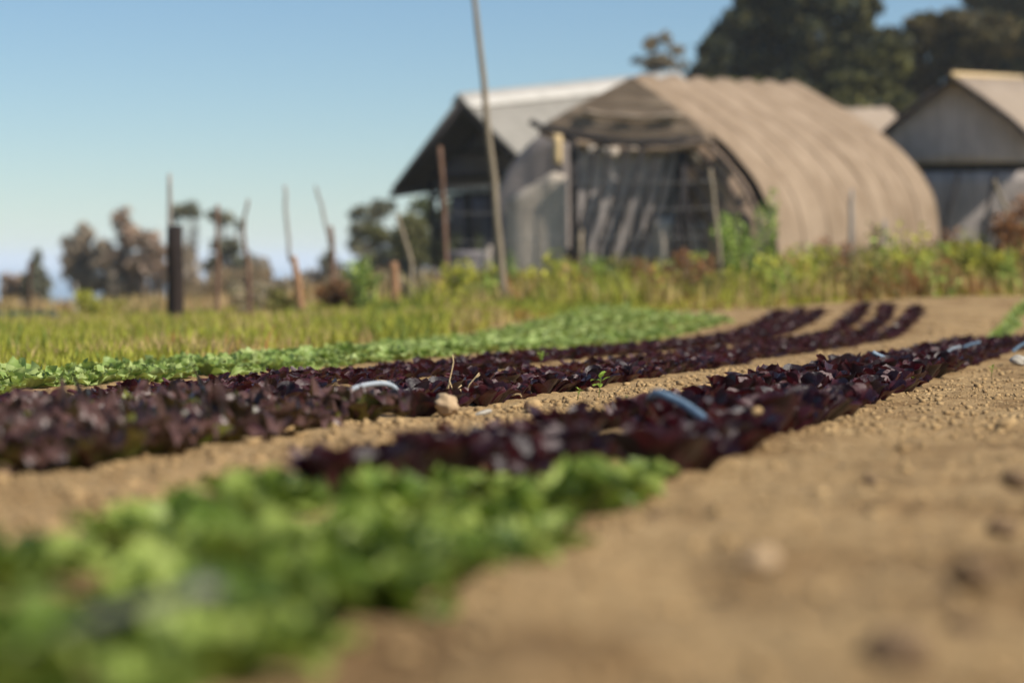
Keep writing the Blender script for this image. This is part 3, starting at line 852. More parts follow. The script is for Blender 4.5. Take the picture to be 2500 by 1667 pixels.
plants = [q for q in plants if not (-.54 < q[3] < -.34 and 6.95 < q[4] < 7.5)]   # the hose arch lies here
def in_view(x, y): return y > .5 and abs(x / y) < .235
pz_ = lambda x, y: float(ground(x, y)) + .5 * float(relief(np.array(x), np.array(y))) - .004
BEDNAME = {3: 'the bed nearest the wide bare soil', 2: 'the second bed, past the strip with the round stone', 1: 'the third bed, before the green strip', 0: 'the long pale green strip before the grass'}
BEDN = {3: 'nearest dark bed', 2: 'second dark bed', 1: 'third dark bed'}
START = {3: 'the green ones', 2: 'the frilled ones', 1: 'the frame edge'}
cnt = {}
def ordinal(k): return f"{k}{'th' if 10 <= k % 100 <= 20 else {1: 'st', 2: 'nd', 3: 'rd'}.get(k % 10, 'th')}"
def crisp(y): return 'crisply in focus' if 7.2 <= y <= 11.5 else 'blurred and near' if y < 7.2 else 'softly blurred and far off'

red = sorted([q for q in plants if q[0] == 'red' and in_view(q[3], q[4])], key=lambda q: q[4] + (2.2 * q[2] if q[1] != 3 else .6 * q[2]) + (5.5 if q[1] == 1 else 0))
red_ind = red[:298]; ind_ids = set(map(id, red_ind))
grn0 = sorted([q for q in plants if q[0] == 'green0' and in_view(q[3], q[4])], key=lambda q: q[4] + 1.1 * q[2])
n_near = sum(q[0] == 'green' for q in plants)
grn_ind = grn0[:max(0, 296 - n_near)]; ind_ids |= set(map(id, grn_ind))
stuff = {'red': MB(), 'green': MB()}
ZS = {3: 1.0, 2: .9, 1: .9, 0: .95}
for q in plants:
    kind, bed, ri, x, y, sc = q
    z = pz_(x, y); az = rng.uniform(0, 6.28)
    if kind == 'frill' or kind == 'green' or id(q) in ind_ids:
        lean = Euler((rng.normal(0, .1), rng.normal(0, .1), az))
        if kind == 'red' and 7.2 <= y <= 11.6 and (bed == 3 or (bed == 2 and ri < 2)):
            o = empty('red_lettuce', (x, y, z))
            for k, m in ROS_RED[rng.integers(len(ROS_RED))]:
                lf = bpy.data.objects.new('leaf', LEAF_ME[k % 8]); COL.objects.link(lf)
                lf.parent = o; lf.matrix_local = m
        else:
            me = {'red': PM_RED, 'green': PM_GRN, 'green0': PM_PAL, 'frill': PM_FRL}[kind]
            nm = {'red': 'red_lettuce', 'green': 'green_lettuce', 'green0': 'green_lettuce', 'frill': 'frilled_lettuce'}[kind]
            o = link(nm, me[rng.integers(len(me))]); o.location = (x, y, z)
        o.rotation_euler = lean; o.scale = (sc, sc, sc * (1 if kind in ('frill', 'green') else ZS[bed]))
        k_ = (kind, bed, ri); cnt[k_] = cnt.get(k_, 0) + 1; nth = ordinal(cnt[k_])
        if kind == 'red':
            tag(o, f'{nth} dark red lettuce beyond {START[bed]}, {ROWN[ri]} of the {BEDN[bed]}', 'lettuce', f'dark red lettuces in {ROWN[ri]} of the {BEDN[bed]}')
        elif kind == 'frill':
            tag(o, f'{nth} tall frilled purple and green lettuce from the frame edge in {ROWN[ri]}', 'lettuce', f'frilled lettuces in {ROWN[ri]}')
        elif kind == 'green':
            tag(o, f'blurred close bright green lettuce, {nth} from the camera in {ROWN[ri]}', 'lettuce', f'near green lettuces in {ROWN[ri]}')
        else:
            tag(o, f'{nth} pale green lettuce from the frame edge in {ROW0[ri]} of the far strip', 'lettuce', f'pale green lettuces in {ROW0[ri]} of the far strip')
    else:
        arrs = ARR_BAB if kind == 'red' else ARR_BABG
        V, Q, C = arrs[rng.integers(5)]
        ca, sa = math.cos(az), math.sin(az)
        Rm = np.array([[ca, -sa, 0], [sa, ca, 0], [0, 0, 1]])
        stuff['red' if kind == 'red' else 'green'].add(V @ Rm.T * sc * 1.08 * np.array([1, 1, ZS[bed]]) + [x, y, z], Q, C=C)
tag(stuff['red'].build('lettuce_rows', M_RED, None, True), 'distant and hidden dark red lettuces filling the long rows', kind='stuff')
tag(stuff['green'].build('lettuce_rows', M_PALEGREEN, None, True), 'distant green lettuces filling the pale strip and the far bed', kind='stuff')

# ------------------------------------------------------------------ soil clods, stones, stems, hoses, seedlings
ICO_V = []
ph = (1 + 5 ** .5) / 2
for a_, b_ in ((1, ph), (-1, ph), (1, -ph), (-1, -ph)):
    ICO_V += [(0, a_, b_), (a_, b_, 0), (b_, 0, a_)]
ICO_V = np.array(ICO_V) / math.hypot(1, ph)
import itertools
ICO_T = [t for t in itertools.combinations(range(12), 3) if all(np.linalg.norm(ICO_V[a] - ICO_V[b]) < 1.06 for a, b in itertools.combinations(t, 2))]
ICO_T = np.array([t if np.dot(np.cross(ICO_V[t[1]] - ICO_V[t[0]], ICO_V[t[2]] - ICO_V[t[0]]), ICO_V[t[0]]) > 0 else (t[0], t[2], t[1]) for t in ICO_T])
def subdiv(V, T):
    V = [tuple(v) for v in V]; idx = {}; out = []
    def mid(a, b):
        k = (min(a, b), max(a, b))
        if k not in idx:
            m_ = (np.array(V[a]) + np.array(V[b])) / 2; V.append(tuple(m_ / np.linalg.norm(m_))); idx[k] = len(V) - 1
        return idx[k]
    for a, b, c in T:
        x, y, z = mid(a, b), mid(b, c), mid(c, a)
        out += [(a, x, z), (b, y, x), (c, z, y), (x, y, z)]
    return np.array(V), np.array(out)
S1 = subdiv(ICO_V, ICO_T); S2 = subdiv(*S1)

def clod_field(n, yr, pr, smin, smax, ux=.235):
    y = yr[0] + (yr[1] - yr[0]) * rng.uniform(0, 1, n) ** 1.0
    x = rng.uniform(-ux, ux, n) * y
    p = x * PER[0] + y * PER[1]
    ok = (p > pr[0]) & (p < pr[1])
    x, y = x[ok], y[ok]
    size = smin * (smax / smin) ** (rng.uniform(0, 1, len(x)) ** 5.5)
    return x, y, size
cx, cy, cs = [np.concatenate(a) for a in zip(
    clod_field(60000, (6.5, 13.5), (-2.12, -1.46), .004, .034), clod_field(42000, (6.0, 13.5), (-.90, 2.0), .004, .026),
    clod_field(9000, (3.0, 7.0), (-2.25, -1.5), .007, .04), clod_field(2500, (2.0, 6.5), (-.9, 2.0), .006, .03),
    clod_field(9000, (12, 24), (-2.15, -1.44), .010, .045), clod_field(5000, (13, 26), (-.9, 2.0), .010, .045), clod_field(3000, (8, 16), (-3.1, -2.8), .008, .035))]
cz = ground(cx, cy) + relief(cx, cy)
nC = len(cx)
V = ICO_V[None] * (1 + rng.normal(0, .24, (nC, 12, 1))) * cs[:, None, None] * .5
V = V * np.array([1, 1, .8]) * rng.uniform(.75, 1.25, (nC, 1, 3))
V += np.stack([cx, cy, cz + cs * .12], -1)[:, None]
T = (ICO_T[None] + (np.arange(nC) * 12)[:, None, None]).reshape(-1, 3)
me = mesh_from('soil_clods', V.reshape(-1, 3), None, T, None, False)
tag(link('soil_clods', me, M_CLOD), 'loose crumbs and clods of dry tan soil between the beds', kind='stuff')

mb = MB(); r = np.random.default_rng(91)
for k in range(420):
    y = r.uniform(2.5, 13); x = r.uniform(-.22, .235) * y; p_ = x * PER[0] + y * PER[1]
    if not (-2.1 < p_ < -1.5 or -.88 < p_): continue
    a = r.uniform(0, 3.14); L_ = r.uniform(.012, .05); d_ = np.array([math.cos(a), math.sin(a), r.normal(0, .15)]) * L_
    c_ = np.array([x, y, float(ground(x, y) + relief(np.array(x), np.array(y))) + .006])
    mb.tube([c_ - d_ / 2, c_ + d_ * .1 + [0, 0, .002], c_ + d_ / 2], .0011, 4)
tag(mb.build('straw_litter', M_STRAW), 'bits of dry straw scattered on the soil', kind='stuff')

def stone(name, px, py, Y, size, mat, label, rs=0, cat='stone', S=S2, rough=.10):
    r = np.random.default_rng(rs)
    V, T = S
    d = 1 + rough * sum(np.sin(V @ r.normal(0, 2.2 + k, 3) + r.uniform(0, 6))[:, None] * (.6 ** k) for k in range(3)) + r.normal(0, rough * .12, (len(V), 1))
    x = (px - 1250) / FPX * Y
    o = link(name, mesh_from(name, V * d * np.array(size) * .5, None, T, None, True), mat)
    o.location = (x, Y, float(P(px, py, Y).z)); o.rotation_euler = (r.normal(0, .2), r.normal(0, .2), r.uniform(0, 3))
    return tag(o, label, cat)
stone('stone', 1088, 988, 7.42, (.086, .078, .064), M_STONE, 'round tan stone beside the dark red lettuces under the dry stem', 3)
stone('stone', 1176, 1011, 7.48, (.075, .05, .018), M_GREYSTONE, 'flat pale grey stone lying on the soil strip', 5)
stone('clod', 1300, 990, 8.0, (.055, .05, .045), M_CLOD, 'large crumbly clod at the foot of the dark lettuces', 7, 'clod', S2, .2)
stone('clod', 1392, 985, 8.5, (.04, .04, .03), M_CLOD, 'smaller clod on the soil strip between the beds', 8, 'clod', S2, .2)
stone('stone', 2487, 880, 11.5, (.09, .08, .05), M_GREYSTONE, 'pale stone at the end of the near lettuce bed', 9)
stone('stone', 1842, 1008, 5.75, (.045, .04, .02), M_CLOD, 'blurred pale yellow lump among the near dark red lettuces', 10)
stone('stone', 1855, 1370, 2.85, (.05, .045, .03), M_STONE, 'large blurred tan pebble on the bare soil close by', 12)
stone('clod', 2375, 1400, 2.75, (.06, .05, .035), M_DAMP, 'dark damp clod on the bare soil close to the camera', 13, 'clod', S2, .2)
for k, (px, py, sz) in enumerate(((2345, 1545, .035), (2205, 1590, .045), (2300, 1470, .03), (1620, 1280, .035), (2130, 1180, .028), (2440, 1290, .03))):
    Yc = HC * FPX / (py - 745)
    stone('clod', px, py, Yc, (sz * 1.5, sz * 1.3, sz * .8), M_DAMP, ['dark damp clod near the bottom corner of the bare soil', 'larger dark damp clod at the bottom edge of the bare soil', 'small dark clod just above the bottom corner clods', 'brown clod beside the near green lettuces', 'small brown clod in the middle of the bare soil', 'small brown clod near the frame edge on the bare soil'][k], 30 + k, 'clod', S2, .25)
stone('clod', 2480, 1170, 4.2, (.06, .05, .03), M_DAMP, 'dark clod at the edge of the bare soil', 14, 'clod', S2, .2)
stone('clod', 2455, 1035, 6.4, (.07, .05, .025), M_CLOD, 'flat dark shadowed clod lying on the bare soil', 15, 'clod', S2, .2)
stone('stone', 2180, 800, 22, (.12, .1, .06), M_GREYSTONE, 'small pale stone on the far bare slope', 16)

# dry stem with forks and a root clump
ds = empty('dry_stem', P(1100, 965, 8.35)); DO = np.array(ds.location)
tag(ds, 'thin dry straw coloured stem standing up beside the round stone', 'dry stem')
def twig(path, r0, r1, name='stalk'):
    pts = [np.array(P(x, y, 8.35 + d)) - DO for x, y, d in path]
    mb = MB(); mb.tube(pts, list(np.linspace(r0, r1, len(pts))), 6); mb.build(name, M_STRAW, ds, True)
twig([(1100, 968, 0), (1094, 945, 0), (1097, 930, 0), (1104, 900, 0), (1107, 884, 0), (1105, 866, 0)], .0030, .0016)
twig([(1097, 930, 0), (1103, 945, -.02), (1106, 960, -.02)], .0022, .0014, 'branch')
twig([(1094, 940, 0), (1088, 955, .02), (1083, 968, .02)], .0022, .0012, 'branch')
twig([(1092, 962, 0), (1105, 956, -.03), (1118, 948, -.03), (1127, 940, -.03)], .0030, .0016, 'root')
twig([(1110, 956, 0), (1120, 960, -.03), (1128, 970, -.03)], .0026, .0012, 'root')
twig([(1105, 960, 0), (1124, 950, -.05), (1126, 958, -.05)], .0024, .0012, 'root')
ds2 = empty('dry_stem', P(1150, 935, 8.45)); DO = np.array(ds2.location); ds = ds2
tag(ds2, 'short forked dry twig caught among the dark red leaves', 'dry stem')
twig([(1138, 958, 0), (1146, 938, 0), (1160, 922, 0), (1170, 910, 0)], .0026, .0014)
twig([(1160, 922, 0), (1166, 920, 0), (1172, 914, 0)], .0018, .001, 'branch')
ds3 = empty('dry_stem', P(1265, 965, 8.2)); DO = np.array(ds3.location); ds = ds3
tag(ds3, 'little curled dry stalk under the dark leaves at the soil', 'dry stem')
twig([(1250, 966, -.2), (1260, 962, -.2), (1270, 962, -.2), (1274, 970, -.2)], .0020, .0014)

def hose(path, Y, rad, mat, label, ribs=False):
    pts = [np.array(P(x, y, Y + d)) for x, y, d in path]
    o0 = pts[0].copy()
    q_ = np.array(pts); t0_ = np.linspace(0, 1, len(q_)); t1_ = np.linspace(0, 1, 24)
    fine = np.stack([np.interp(t1_, t0_, q_[:, k]) for k in range(3)], -1)
    for _ in range(4): fine[1:-1] = (fine[:-2] + 2 * fine[1:-1] + fine[2:]) / 4
    mb = MB(); mb.tube(list(fine - o0), rad, 12)
    o = mb.build('irrigation_hose', mat, None, True); o.location = o0
    return tag(o, label, 'hose')
hose([(838, 966, 0), (852, 952, 0), (890, 939, 0.02), (938, 934, .05), (962, 943, .08), (974, 962, .1)], 7.45, .0085, M_HOSE_PALE, 'pale ribbed hose arching out of the lettuces near the round stone')
hose([(1590, 970, .1), (1602, 956, .05), (1668, 984, 0), (1735, 1034, -.1), (1800, 1085, -.15)], 5.95, .011, M_HOSE, 'thick blurred blue hose lying across the near dark red lettuces')
hose([(2130, 860, 0), (2145, 868, 0), (2185, 884, 0)], 11.6, .011, M_HOSE, 'short blue hose end sticking up behind the near dark red bed')
hose([(2305, 868, 0), (2322, 852, 0), (2345, 846, 0)], 13.5, .009, M_HOSE_PALE, 'first pale hose arch past the end of the near red bed')
hose([(2350, 850, 0), (2366, 842, 0), (2392, 836, 0)], 14.5, .010, M_HOSE, 'second bluish hose arch beside the far green rows')
hose([(2472, 858, 0), (2488, 846, 0), (2520, 828, 0)], 13, .011, M_HOSE, 'bluish hose above the last lettuces of the near bed')
hose([(60, 1600, .0), (200, 1525, 0), (380, 1470, 0), (500, 1432, 0), (530, 1445, .05)], 2.15, .007, M_OLDHOSE, 'very blurred grey hose among the closest green lettuces')

def sprig(px, py, Y, h, label, n=6, rs=0):
    r = np.random.default_rng(rs); b0 = np.array(P(px, py, Y)); b0[2] = min(b0[2], pz_(b0[0], Y) + .03)
    o = empty('seedling', b0); tag(o, label, 'seedling')
    mb = MB(); mb.tube([(0, 0, -.01), (.004, 0, h * .5), (.01, 0, h)], [.0016, .0014, .001], 5, C=(.2, .3, .05)); mb.build('stem', M_WEED, o, True)
    for k in range(n):
        V, Q, C = leaf_arrays(h * .55, h * .13, .5, .6, .2, .03, rs * 10 + k, 5, 3)
        m_ = np.array(Matrix.Rotation(k * 2.4, 4, 'Z') @ Matrix.Rotation(-r.uniform(.2, .9), 4, 'X'))
        lf = link('leaf', mesh_from('leaf', V @ m_[:3, :3].T + [.005, 0, h * (.35 + .65 * k / n)], Q, None, np.tile([.27, .40, .06], (len(V), 1)), True), M_WEED, o)
sprig(1462, 945, 8.6, .075, 'bright green weed seedling at the edge of the second bed', 6, 1)
sprig(1410, 955, 8.4, .03, 'tiny green seedling on the soil strip', 4, 2)
sprig(1525, 990, 7.6, .03, 'small blurred green seedling near the blue hose', 5, 3)
sprig(2215, 912, 9.3, .05, 'lime green seedling among the crisp dark red leaves', 5, 4)
sprig(2420, 908, 10.6, .04, 'lime green seedling at the edge of the bare soil', 5, 5)
sprig(1320, 880, 12.6, .07, 'yellow green weed between the second and third bed', 7, 6)

# ------------------------------------------------------------------ grass, dry brush, weeds
def blades(n, xr, yr, hfun, wid, colfun, keep, seed):
    r = np.random.default_rng(seed)
    y = r.uniform(yr[0], yr[1], n); u = r.uniform(xr[0], xr[1], n); x = u * y
    ok = keep(x, y); x, y = x[ok], y[ok]; n = len(x)
    z = ground(x, y)
    h = hfun(x, y, r) * r.uniform(.55, 1.25, n); w = wid * r.uniform(.6, 1.4, n) * (y / 20)
    a = r.uniform(0, np.pi, n); la = r.uniform(0, 2 * np.pi, n); ln = r.uniform(.05, .5, n) * h
    side = np.stack([np.cos(a), np.sin(a), 0 * a], -1) * w[:, None]
    lean = np.stack([np.cos(la), np.sin(la), 0 * la], -1) * ln[:, None]
    b0 = np.stack([x, y, z - .01], -1); up = np.array([0, 0, 1.]) * h[:, None]
    V = np.stack([b0 - side, b0 + side, b0 + up * .55 + lean * .35 - side * .8, b0 + up * .55 + lean * .35 + side * .8, b0 + up + lean], 1)
    c = colfun(x, y, r, n)
    i = np.arange(n) * 5
    return V.reshape(-1, 3), np.stack([i, i + 1, i + 3, i + 2], -1), np.stack([i + 2, i + 3, i + 4], -1), np.repeat(c, 5, 0)

PAL = {'lime': (.38, .38, .05), 'green': (.19, .26, .045), 'dark': (.06, .10, .02), 'straw': (.54, .40, .17), 'rust': (.36, .165, .06), 'tan': (.48, .34, .17)}
def mixcol(wts):
    keys = list(wts); pr = np.array([wts[k] for k in keys], float); pr /= pr.sum()
    cols = np.array([PAL[k] for k in keys])
    def f(x, y, r, n):
        base = 1.5 * vnoise(x * .9, y * .4, 31) + vnoise(x * 2.7, y * 1.2, 32) * .9
        cum = np.cumsum(pr); v = np.clip(r.uniform(0, 1, n) * .55 + (base + .55) * .45, 0, .999)
        idx = np.searchsorted(cum, v); idx = np.clip(idx, 0, len(keys) - 1)
        return cols[idx] * r.uniform(.55, 1.35, (n, 1))
    return f
gl = lambda x, y: grass_zone(x, y) > .5
parts_ = []
leftm = lambda x, y: gl(x, y) & (x < .02 * y + .2)
parts_.append(blades(26000, (-.24, .03), (9.5, 24), lambda x, y, r: .06 + .15 * np.clip((y - 10) / 12, 0, 1), .010, mixcol({'green': 1.2, 'lime': 3, 'straw': 1.5}), leftm, 1))
parts_.append(blades(38000, (-.24, .0), (22, 42), lambda x, y, r: .13 + .17 * vnoise(x * 1.4, y * .8, 9), .012, mixcol({'dark': .35, 'green': 1, 'lime': 2.6, 'straw': 2.4, 'rust': .4}), gl, 2))
parts_.append(blades(9000, (-.26, -.02), (40, 66), lambda x, y, r: .35 + .3 * vnoise(x * .7, y, 9), .010, mixcol({'rust': 1.2, 'tan': 2, 'straw': 2, 'dark': .5}), gl, 3))
parts_.append(blades(42000, (-.06, .25), (25.5, 34), lambda x, y, r: .06 + .14 * np.clip((y - field_edge(x)) / 3.5, 0, 1) + .12 * vnoise(x * 1.5, y, 9), .011, mixcol({'dark': .5, 'green': 1.5, 'lime': 3.2, 'rust': .9, 'straw': .8}), gl, 4))
parts_.append(blades(14000, (-.03, .27), (34, 48), lambda x, y, r: .22 + .2 * vnoise(x, y, 9), .011, mixcol({'green': 1.5, 'lime': 2, 'rust': 1, 'straw': 1}), gl, 5))
mb = MB()
for V, Q, T, C in parts_: mb.add(V, Q, T, C)
for V, Q, T, C in (
    blades(6000, (-.05, .25), (28, 33.5), lambda x, y, r: .36 + .36 * vnoise(x * 2, y, 19), .009, mixcol({'green': 1.4, 'lime': 2.4, 'straw': 2.2, 'rust': 1.1}), gl, 6),
    blades(6000, (-.24, .0), (14, 34), lambda x, y, r: .18 + .16 * vnoise(x * 1.2, y * .7, 19), .008, mixcol({'dark': .6, 'green': 1.4, 'lime': 2, 'straw': 2, 'rust': .8}), gl, 7)): mb.add(V, Q, T, C)
tag(mb.build('grass', M_GRASS), 'rough yellow green grass between the field and the fence', kind='stuff')

def leafcloud(mb, centres, radii, n, size, cols, r, flat=1.0):
    """small leaf faces spread through several clumps"""
    centres = np.array(centres, float); radii = np.array(radii, float)
    vol = radii.prod(1) if radii.ndim == 2 else radii ** 3
    pick = r.choice(len(centres), n, p=vol / vol.sum())
    d = r.normal(0, 1, (n, 3)); d /= np.linalg.norm(d, axis=1)[:, None]
    rad = r.uniform(.25, 1, n) ** .55
    pos = centres[pick] + d * rad[:, None] * (radii[pick] if radii.ndim == 2 else radii[pick][:, None])
    a = r.normal(0, 1, (n, 3)); a /= np.linalg.norm(a, axis=1)[:, None]
    b_ = np.cross(a, r.normal(0, 1, (n, 3))); b_ /= np.linalg.norm(b_, axis=1)[:, None]
    sz = size * r.uniform(.5, 1.5, (n, 1))
    V = np.stack([pos - a * sz, pos + b_ * sz * .5, pos + a * sz, pos - b_ * sz * .5], 1)
    tone = np.array(cols)[r.integers(0, len(cols), n)] * r.uniform(.7, 1.35, (n, 1)) * (.75 + .5 * (hash2(pick.astype(float), pick * 0., 5)))[:, None]
    i = np.arange(n) * 4
    mb.add(V.reshape(-1, 3), np.stack([i, i + 1, i + 2, i + 3], -1), C=np.repeat(tone, 4, 0))

def weed(px, Y, h, w_, cols, label, rs, n=420, size=.03, name='weed'):
    r = np.random.default_rng(rs)
    x = (px - 1250) / FPX * Y; z = g(x, Y)
    o = empty(name, (x, Y, z)); tag(o, label, 'weed')
    stems = []
    for k in range(7):
        ex = r.uniform(-1, 1) * w_ * .5; ey = r.uniform(-.5, .5) * w_; eh = h * r.uniform(.6, 1)
        mb = MB(); mb.tube([(0, 0, -.03), (ex * .4, ey * .4, eh * .5), (ex, ey, eh)], [.010, .008, .004], 5); st = mb.build('stem', M_GREYWOOD if cols[0][0] > .2 else M_BARK, o)
        stems.append((ex, ey, eh))
    mb = MB(); cen = []; rad = []
    for ex, ey, eh in stems:
        for t in (.35, .6, .8, .95):
            cen.append((ex * t, ey * t, eh * t)); rad.append((w_ * .20, w_ * .20, h * .14))
    leafcloud(mb, cen, rad, n, size, cols, r)
    f = mb.build('foliage', M_WEED, o); f['kind'] = 'stuff'
    return o
GREENW = [(.28, .38, .075), (.38, .46, .11), (.16, .24, .05)]
LIMEW = [(.50, .47, .06), (.38, .37, .05), (.24, .26, .045)]
RUSTW = [(.30, .13, .05), (.36, .18, .07), (.20, .10, .045)]
OLIVE = [(.20, .19, .05), (.28, .23, .07), (.13, .14, .035)]
PALEW = [(.42, .34, .22), (.34, .27, .17), (.28, .25, .13)]
W = [
 (1790, 31.5, .72, .55, GREENW, 'tall fresh green weed clump before the open end of the tan hoop house', 900, .035),
 (1860, 31.8, .85, .35, GREENW, 'slender tall green weed at the corner of the tan cloth cover', 420, .033),
 (1420, 31.0, .42, .60, GREENW, 'low green weed clump beside the pale doorway stake', 700, .033),
 (1330, 30.6, .36, .55, LIMEW, 'yellow green weed clump at the foot of the tall pale pole', 600, .033),
 (1235, 30.8, .45, .30, GREENW, 'narrow green weed touching the foot of the tall pale pole', 300, .03),
 (1145, 30.5, .42, .55, LIMEW, 'yellow green bush under the reddish post of the barn', 600, .033),
 (1530, 31.2, .38, .60, OLIVE, 'olive weed clump in the doorway of the tan hoop house', 600, .033),
 (1600, 30.6, .36, .50, RUSTW, 'rust brown weed clump beside the doorway props', 520, .03),
 (1690, 30.8, .42, .45, RUSTW, 'reddish weed clump left of the tall green weeds', 520, .03),
 (1960, 31.5, .40, .60, LIMEW, 'lime green weed clump under the lit tan cloth', 600, .033),
 (2050, 32.0, .45, .50, RUSTW, 'purplish brown weed stalks at the thin grey stake', 420, .028),
 (2140, 32.0, .40, .55, OLIVE, 'olive weed clump at the two brown stakes', 520, .03),
 (2230, 31.5, .36, .60, LIMEW, 'bright lime weed clump past the hoop house corner', 620, .035),
 (2350, 31.8, .38, .60, LIMEW, 'lime weed clump before the short black post', 620, .035),
 (2300, 32.6, .45, .45, RUSTW, 'red tinged weed clump below the grey ended greenhouse', 450, .03),
 (2478, 31.5, .72, .55, RUSTW, 'big brown bush at the frame edge before the grey greenhouse', 1200, .035),
 (2440, 30.8, .35, .45, LIMEW, 'yellow grass clump beside the big brown bush', 450, .035),
 (885, 30.5, .62, .36, GREENW, 'upright green and brown weed left of the thick orange stump', 600, .03),
 (860, 30.9, .42, .50, RUSTW, 'rusty weed clump under the upright green weed', 520, .03),
 (800, 31.0, .40, .42, RUSTW, 'rusty red weed clump at the slim reddish post', 520, .03),
 (690, 30.6, .36, .42, OLIVE, 'green olive weed clump at the leaning orange stump', 500, .03),
 (610, 31.4, .50, .40, PALEW, 'pale dry seed heads at the crooked thin stake', 420, .028),
 (655, 32.0, .50, .55, PALEW, 'pale dry brush behind the leaning orange stump', 520, .03),
 (1010, 30.8, .36, .50, PALEW, 'dry straw brush at the kinked pale stake', 520, .03),
 (250, 33.0, .40, .60, LIMEW, 'bright yellow green clump left of the thick dark post', 600, .03),
 (440, 16.5, .07, .14, OLIVE, 'small dark green tuft alone in the yellow grass', 260, .02),
]
for px, Y, h, w_, cols, lab, n_, sz in W:
    weed(px, Y, h * (1.6 if px > 1000 else 1.25), w_ * 1.25, cols, lab, int(px), int(n_ * 1.5), sz)
mb = MB(); r = np.random.default_rng(404)
for cols, n_, k_ in ((LIMEW, 46, 120), (GREENW, 26, 120), (RUSTW, 22, 100), (OLIVE, 26, 110)):
    for k in range(n_):
        px = r.uniform(1040, 2560); Y = r.uniform(28.6, 33.5)
        if px < 1240: Y = r.uniform(29, 32)
        x = (px - 1250) / FPX * Y; h = r.uniform(.12, .40) * (1 + .35 * (px > 2150)) * (.75 if px < 1250 else 1); w_ = r.uniform(.10, .26)
        leafcloud(mb, [(x + r.normal(0, w_ * .4), Y + r.normal(0, .1), g(x, Y) + h * t) for t in (.3, .8, 1.2)], [(w_, w_, h * .6)] * 3, k_, .038, cols, r)
tag(mb.build('undergrowth', M_WEED), 'tangled green and rusty undergrowth along the fence before the hoop houses', kind='stuff')
# blue green crop plants far off in the grass
for k, px in enumerate((10, 40, 70, 100, 128)):
    weed(px, 29 + .4 * (k % 2), .24, .24, [(.08, .13, .11), (.12, .18, .16), (.05, .09, .08)],
         ['first', 'second', 'third', 'fourth', 'fifth'][k] + ' blue green cabbage counted from the frame edge in the far grass', 700 + k, 160, .035, 'cabbage')['category'] = 'cabbage'
# dry brush along the edge of the land
mb = MB(); r = np.random.default_rng(77)
cen = []; rad = []
for px, py, w_, h_, Y in [(30, 768, 60, 22, 60), (110, 775, 60, 18, 60), (190, 780, 60, 14, 60), (250, 778, 50, 14, 60), (470, 720, 50, 55, 58), (540, 710, 60, 60, 58), (620, 705, 60, 60, 58), (690, 705, 60, 52, 58), (760, 705, 60, 50, 58), (830, 690, 60, 55, 58), (900, 690, 60, 50, 58), (970, 690, 60, 60, 58), (420, 760, 60, 18, 60), (340, 778, 50, 12, 60)]:
    c = P(px, py, Y)
    for k in range(5):
        cen.append((c[0] + r.normal(0, .35) * w_ / FPX * Y, Y + r.normal(0, .8), c[2] + r.normal(0, .3) * h_ / FPX * Y)); rad.append((w_ / FPX * Y * .6, .8, h_ / FPX * Y * .6))
leafcloud(mb, cen, rad, 16000, .06, [(.26, .18, .10), (.34, .26, .15), (.42, .34, .22), (.22, .17, .11)], r)
tag(mb.build('dry_brush', M_WEED), 'dry brown brush along the edge of the land before the sea', kind='stuff')

# ------------------------------------------------------------------ trees
def tree(px, Y, blobs, cols, label, rs, n=3000, size=.2, trunk_px=None, trunk_r=.16, name='tree', cat='tree', mat=None, nclump=7):
    """blobs: (px, py, rx, ry) outlines of the crown masses in photograph pixels at distance Y"""
    r = np.random.default_rng(rs); m_ = Y / FPX
    bx = (px - 1250) * m_; bz = g(bx, Y)
    o = empty(name, (bx, Y, bz)); B = np.array(o.location)
    tag(o, label, cat, None)
    cen = []; rad = []
    tk = MB()
    topz = max(P(b[0], b[1], Y).z for b in blobs) - bz
    fork = np.array([0, 0, max(topz * .55, 1.0)])
    tk.tube([(0, 0, -.3), (r.normal(0, .08), 0, fork[2] * .5), fork, fork + [r.normal(0, .2), 0, topz * .25]], [trunk_r * 1.3, trunk_r, trunk_r * .7, trunk_r * .3], 8)
    lim = MB()
    for (x, y, rx, ry) in blobs:
        c = np.array(P(x, y, Y)) - B
        R_ = np.array([rx * m_, min(rx, ry * 1.6) * m_, ry * m_])
        mid = fork * .6 + c * .4 + [0, 0, -.2]
        lim.tube([fork * .92, mid, c], [trunk_r * .5, trunk_r * .35, trunk_r * .12], 6)
        for k in range(nclump):
            d = r.normal(0, 1, 3); d /= np.linalg.norm(d)
            q = c + d * R_ * r.uniform(.35, .85)
            cen.append(q); rad.append(R_ * r.uniform(.25, .5))
            if k % 2 == 0: lim.tube([mid, (mid + q) / 2 + r.normal(0, .1, 3), q], [trunk_r * .28, trunk_r * .18, trunk_r * .06], 5)
    tk.build('trunk', M_BARK, o, True); lim.build('limbs', M_BARK, o, True)
    cr = MB(); leafcloud(cr, cen, rad, n, size, cols, r)
    c_ = cr.build('crown', mat or M_TREE, o); c_['kind'] = 'stuff'
    return o
DK = [(.030, .042, .030), (.065, .070, .028), (.12, .108, .036), (.014, .024, .028)]
DK2 = [(.095, .078, .028), (.14, .105, .042), (.035, .036, .020)]
OL = [(.15, .14, .038), (.10, .10, .033), (.030, .038, .022)]
tree(1850, 92, [(1830, 90, 100, 115), (1900, 30, 100, 110), (1790, 160, 80, 80), (1870, 190, 100, 80), (1960, 110, 80, 100)], DK, 'very tall dark pine rising behind the tan hoop house out of frame', 21, 9000, .26, nclump=12)
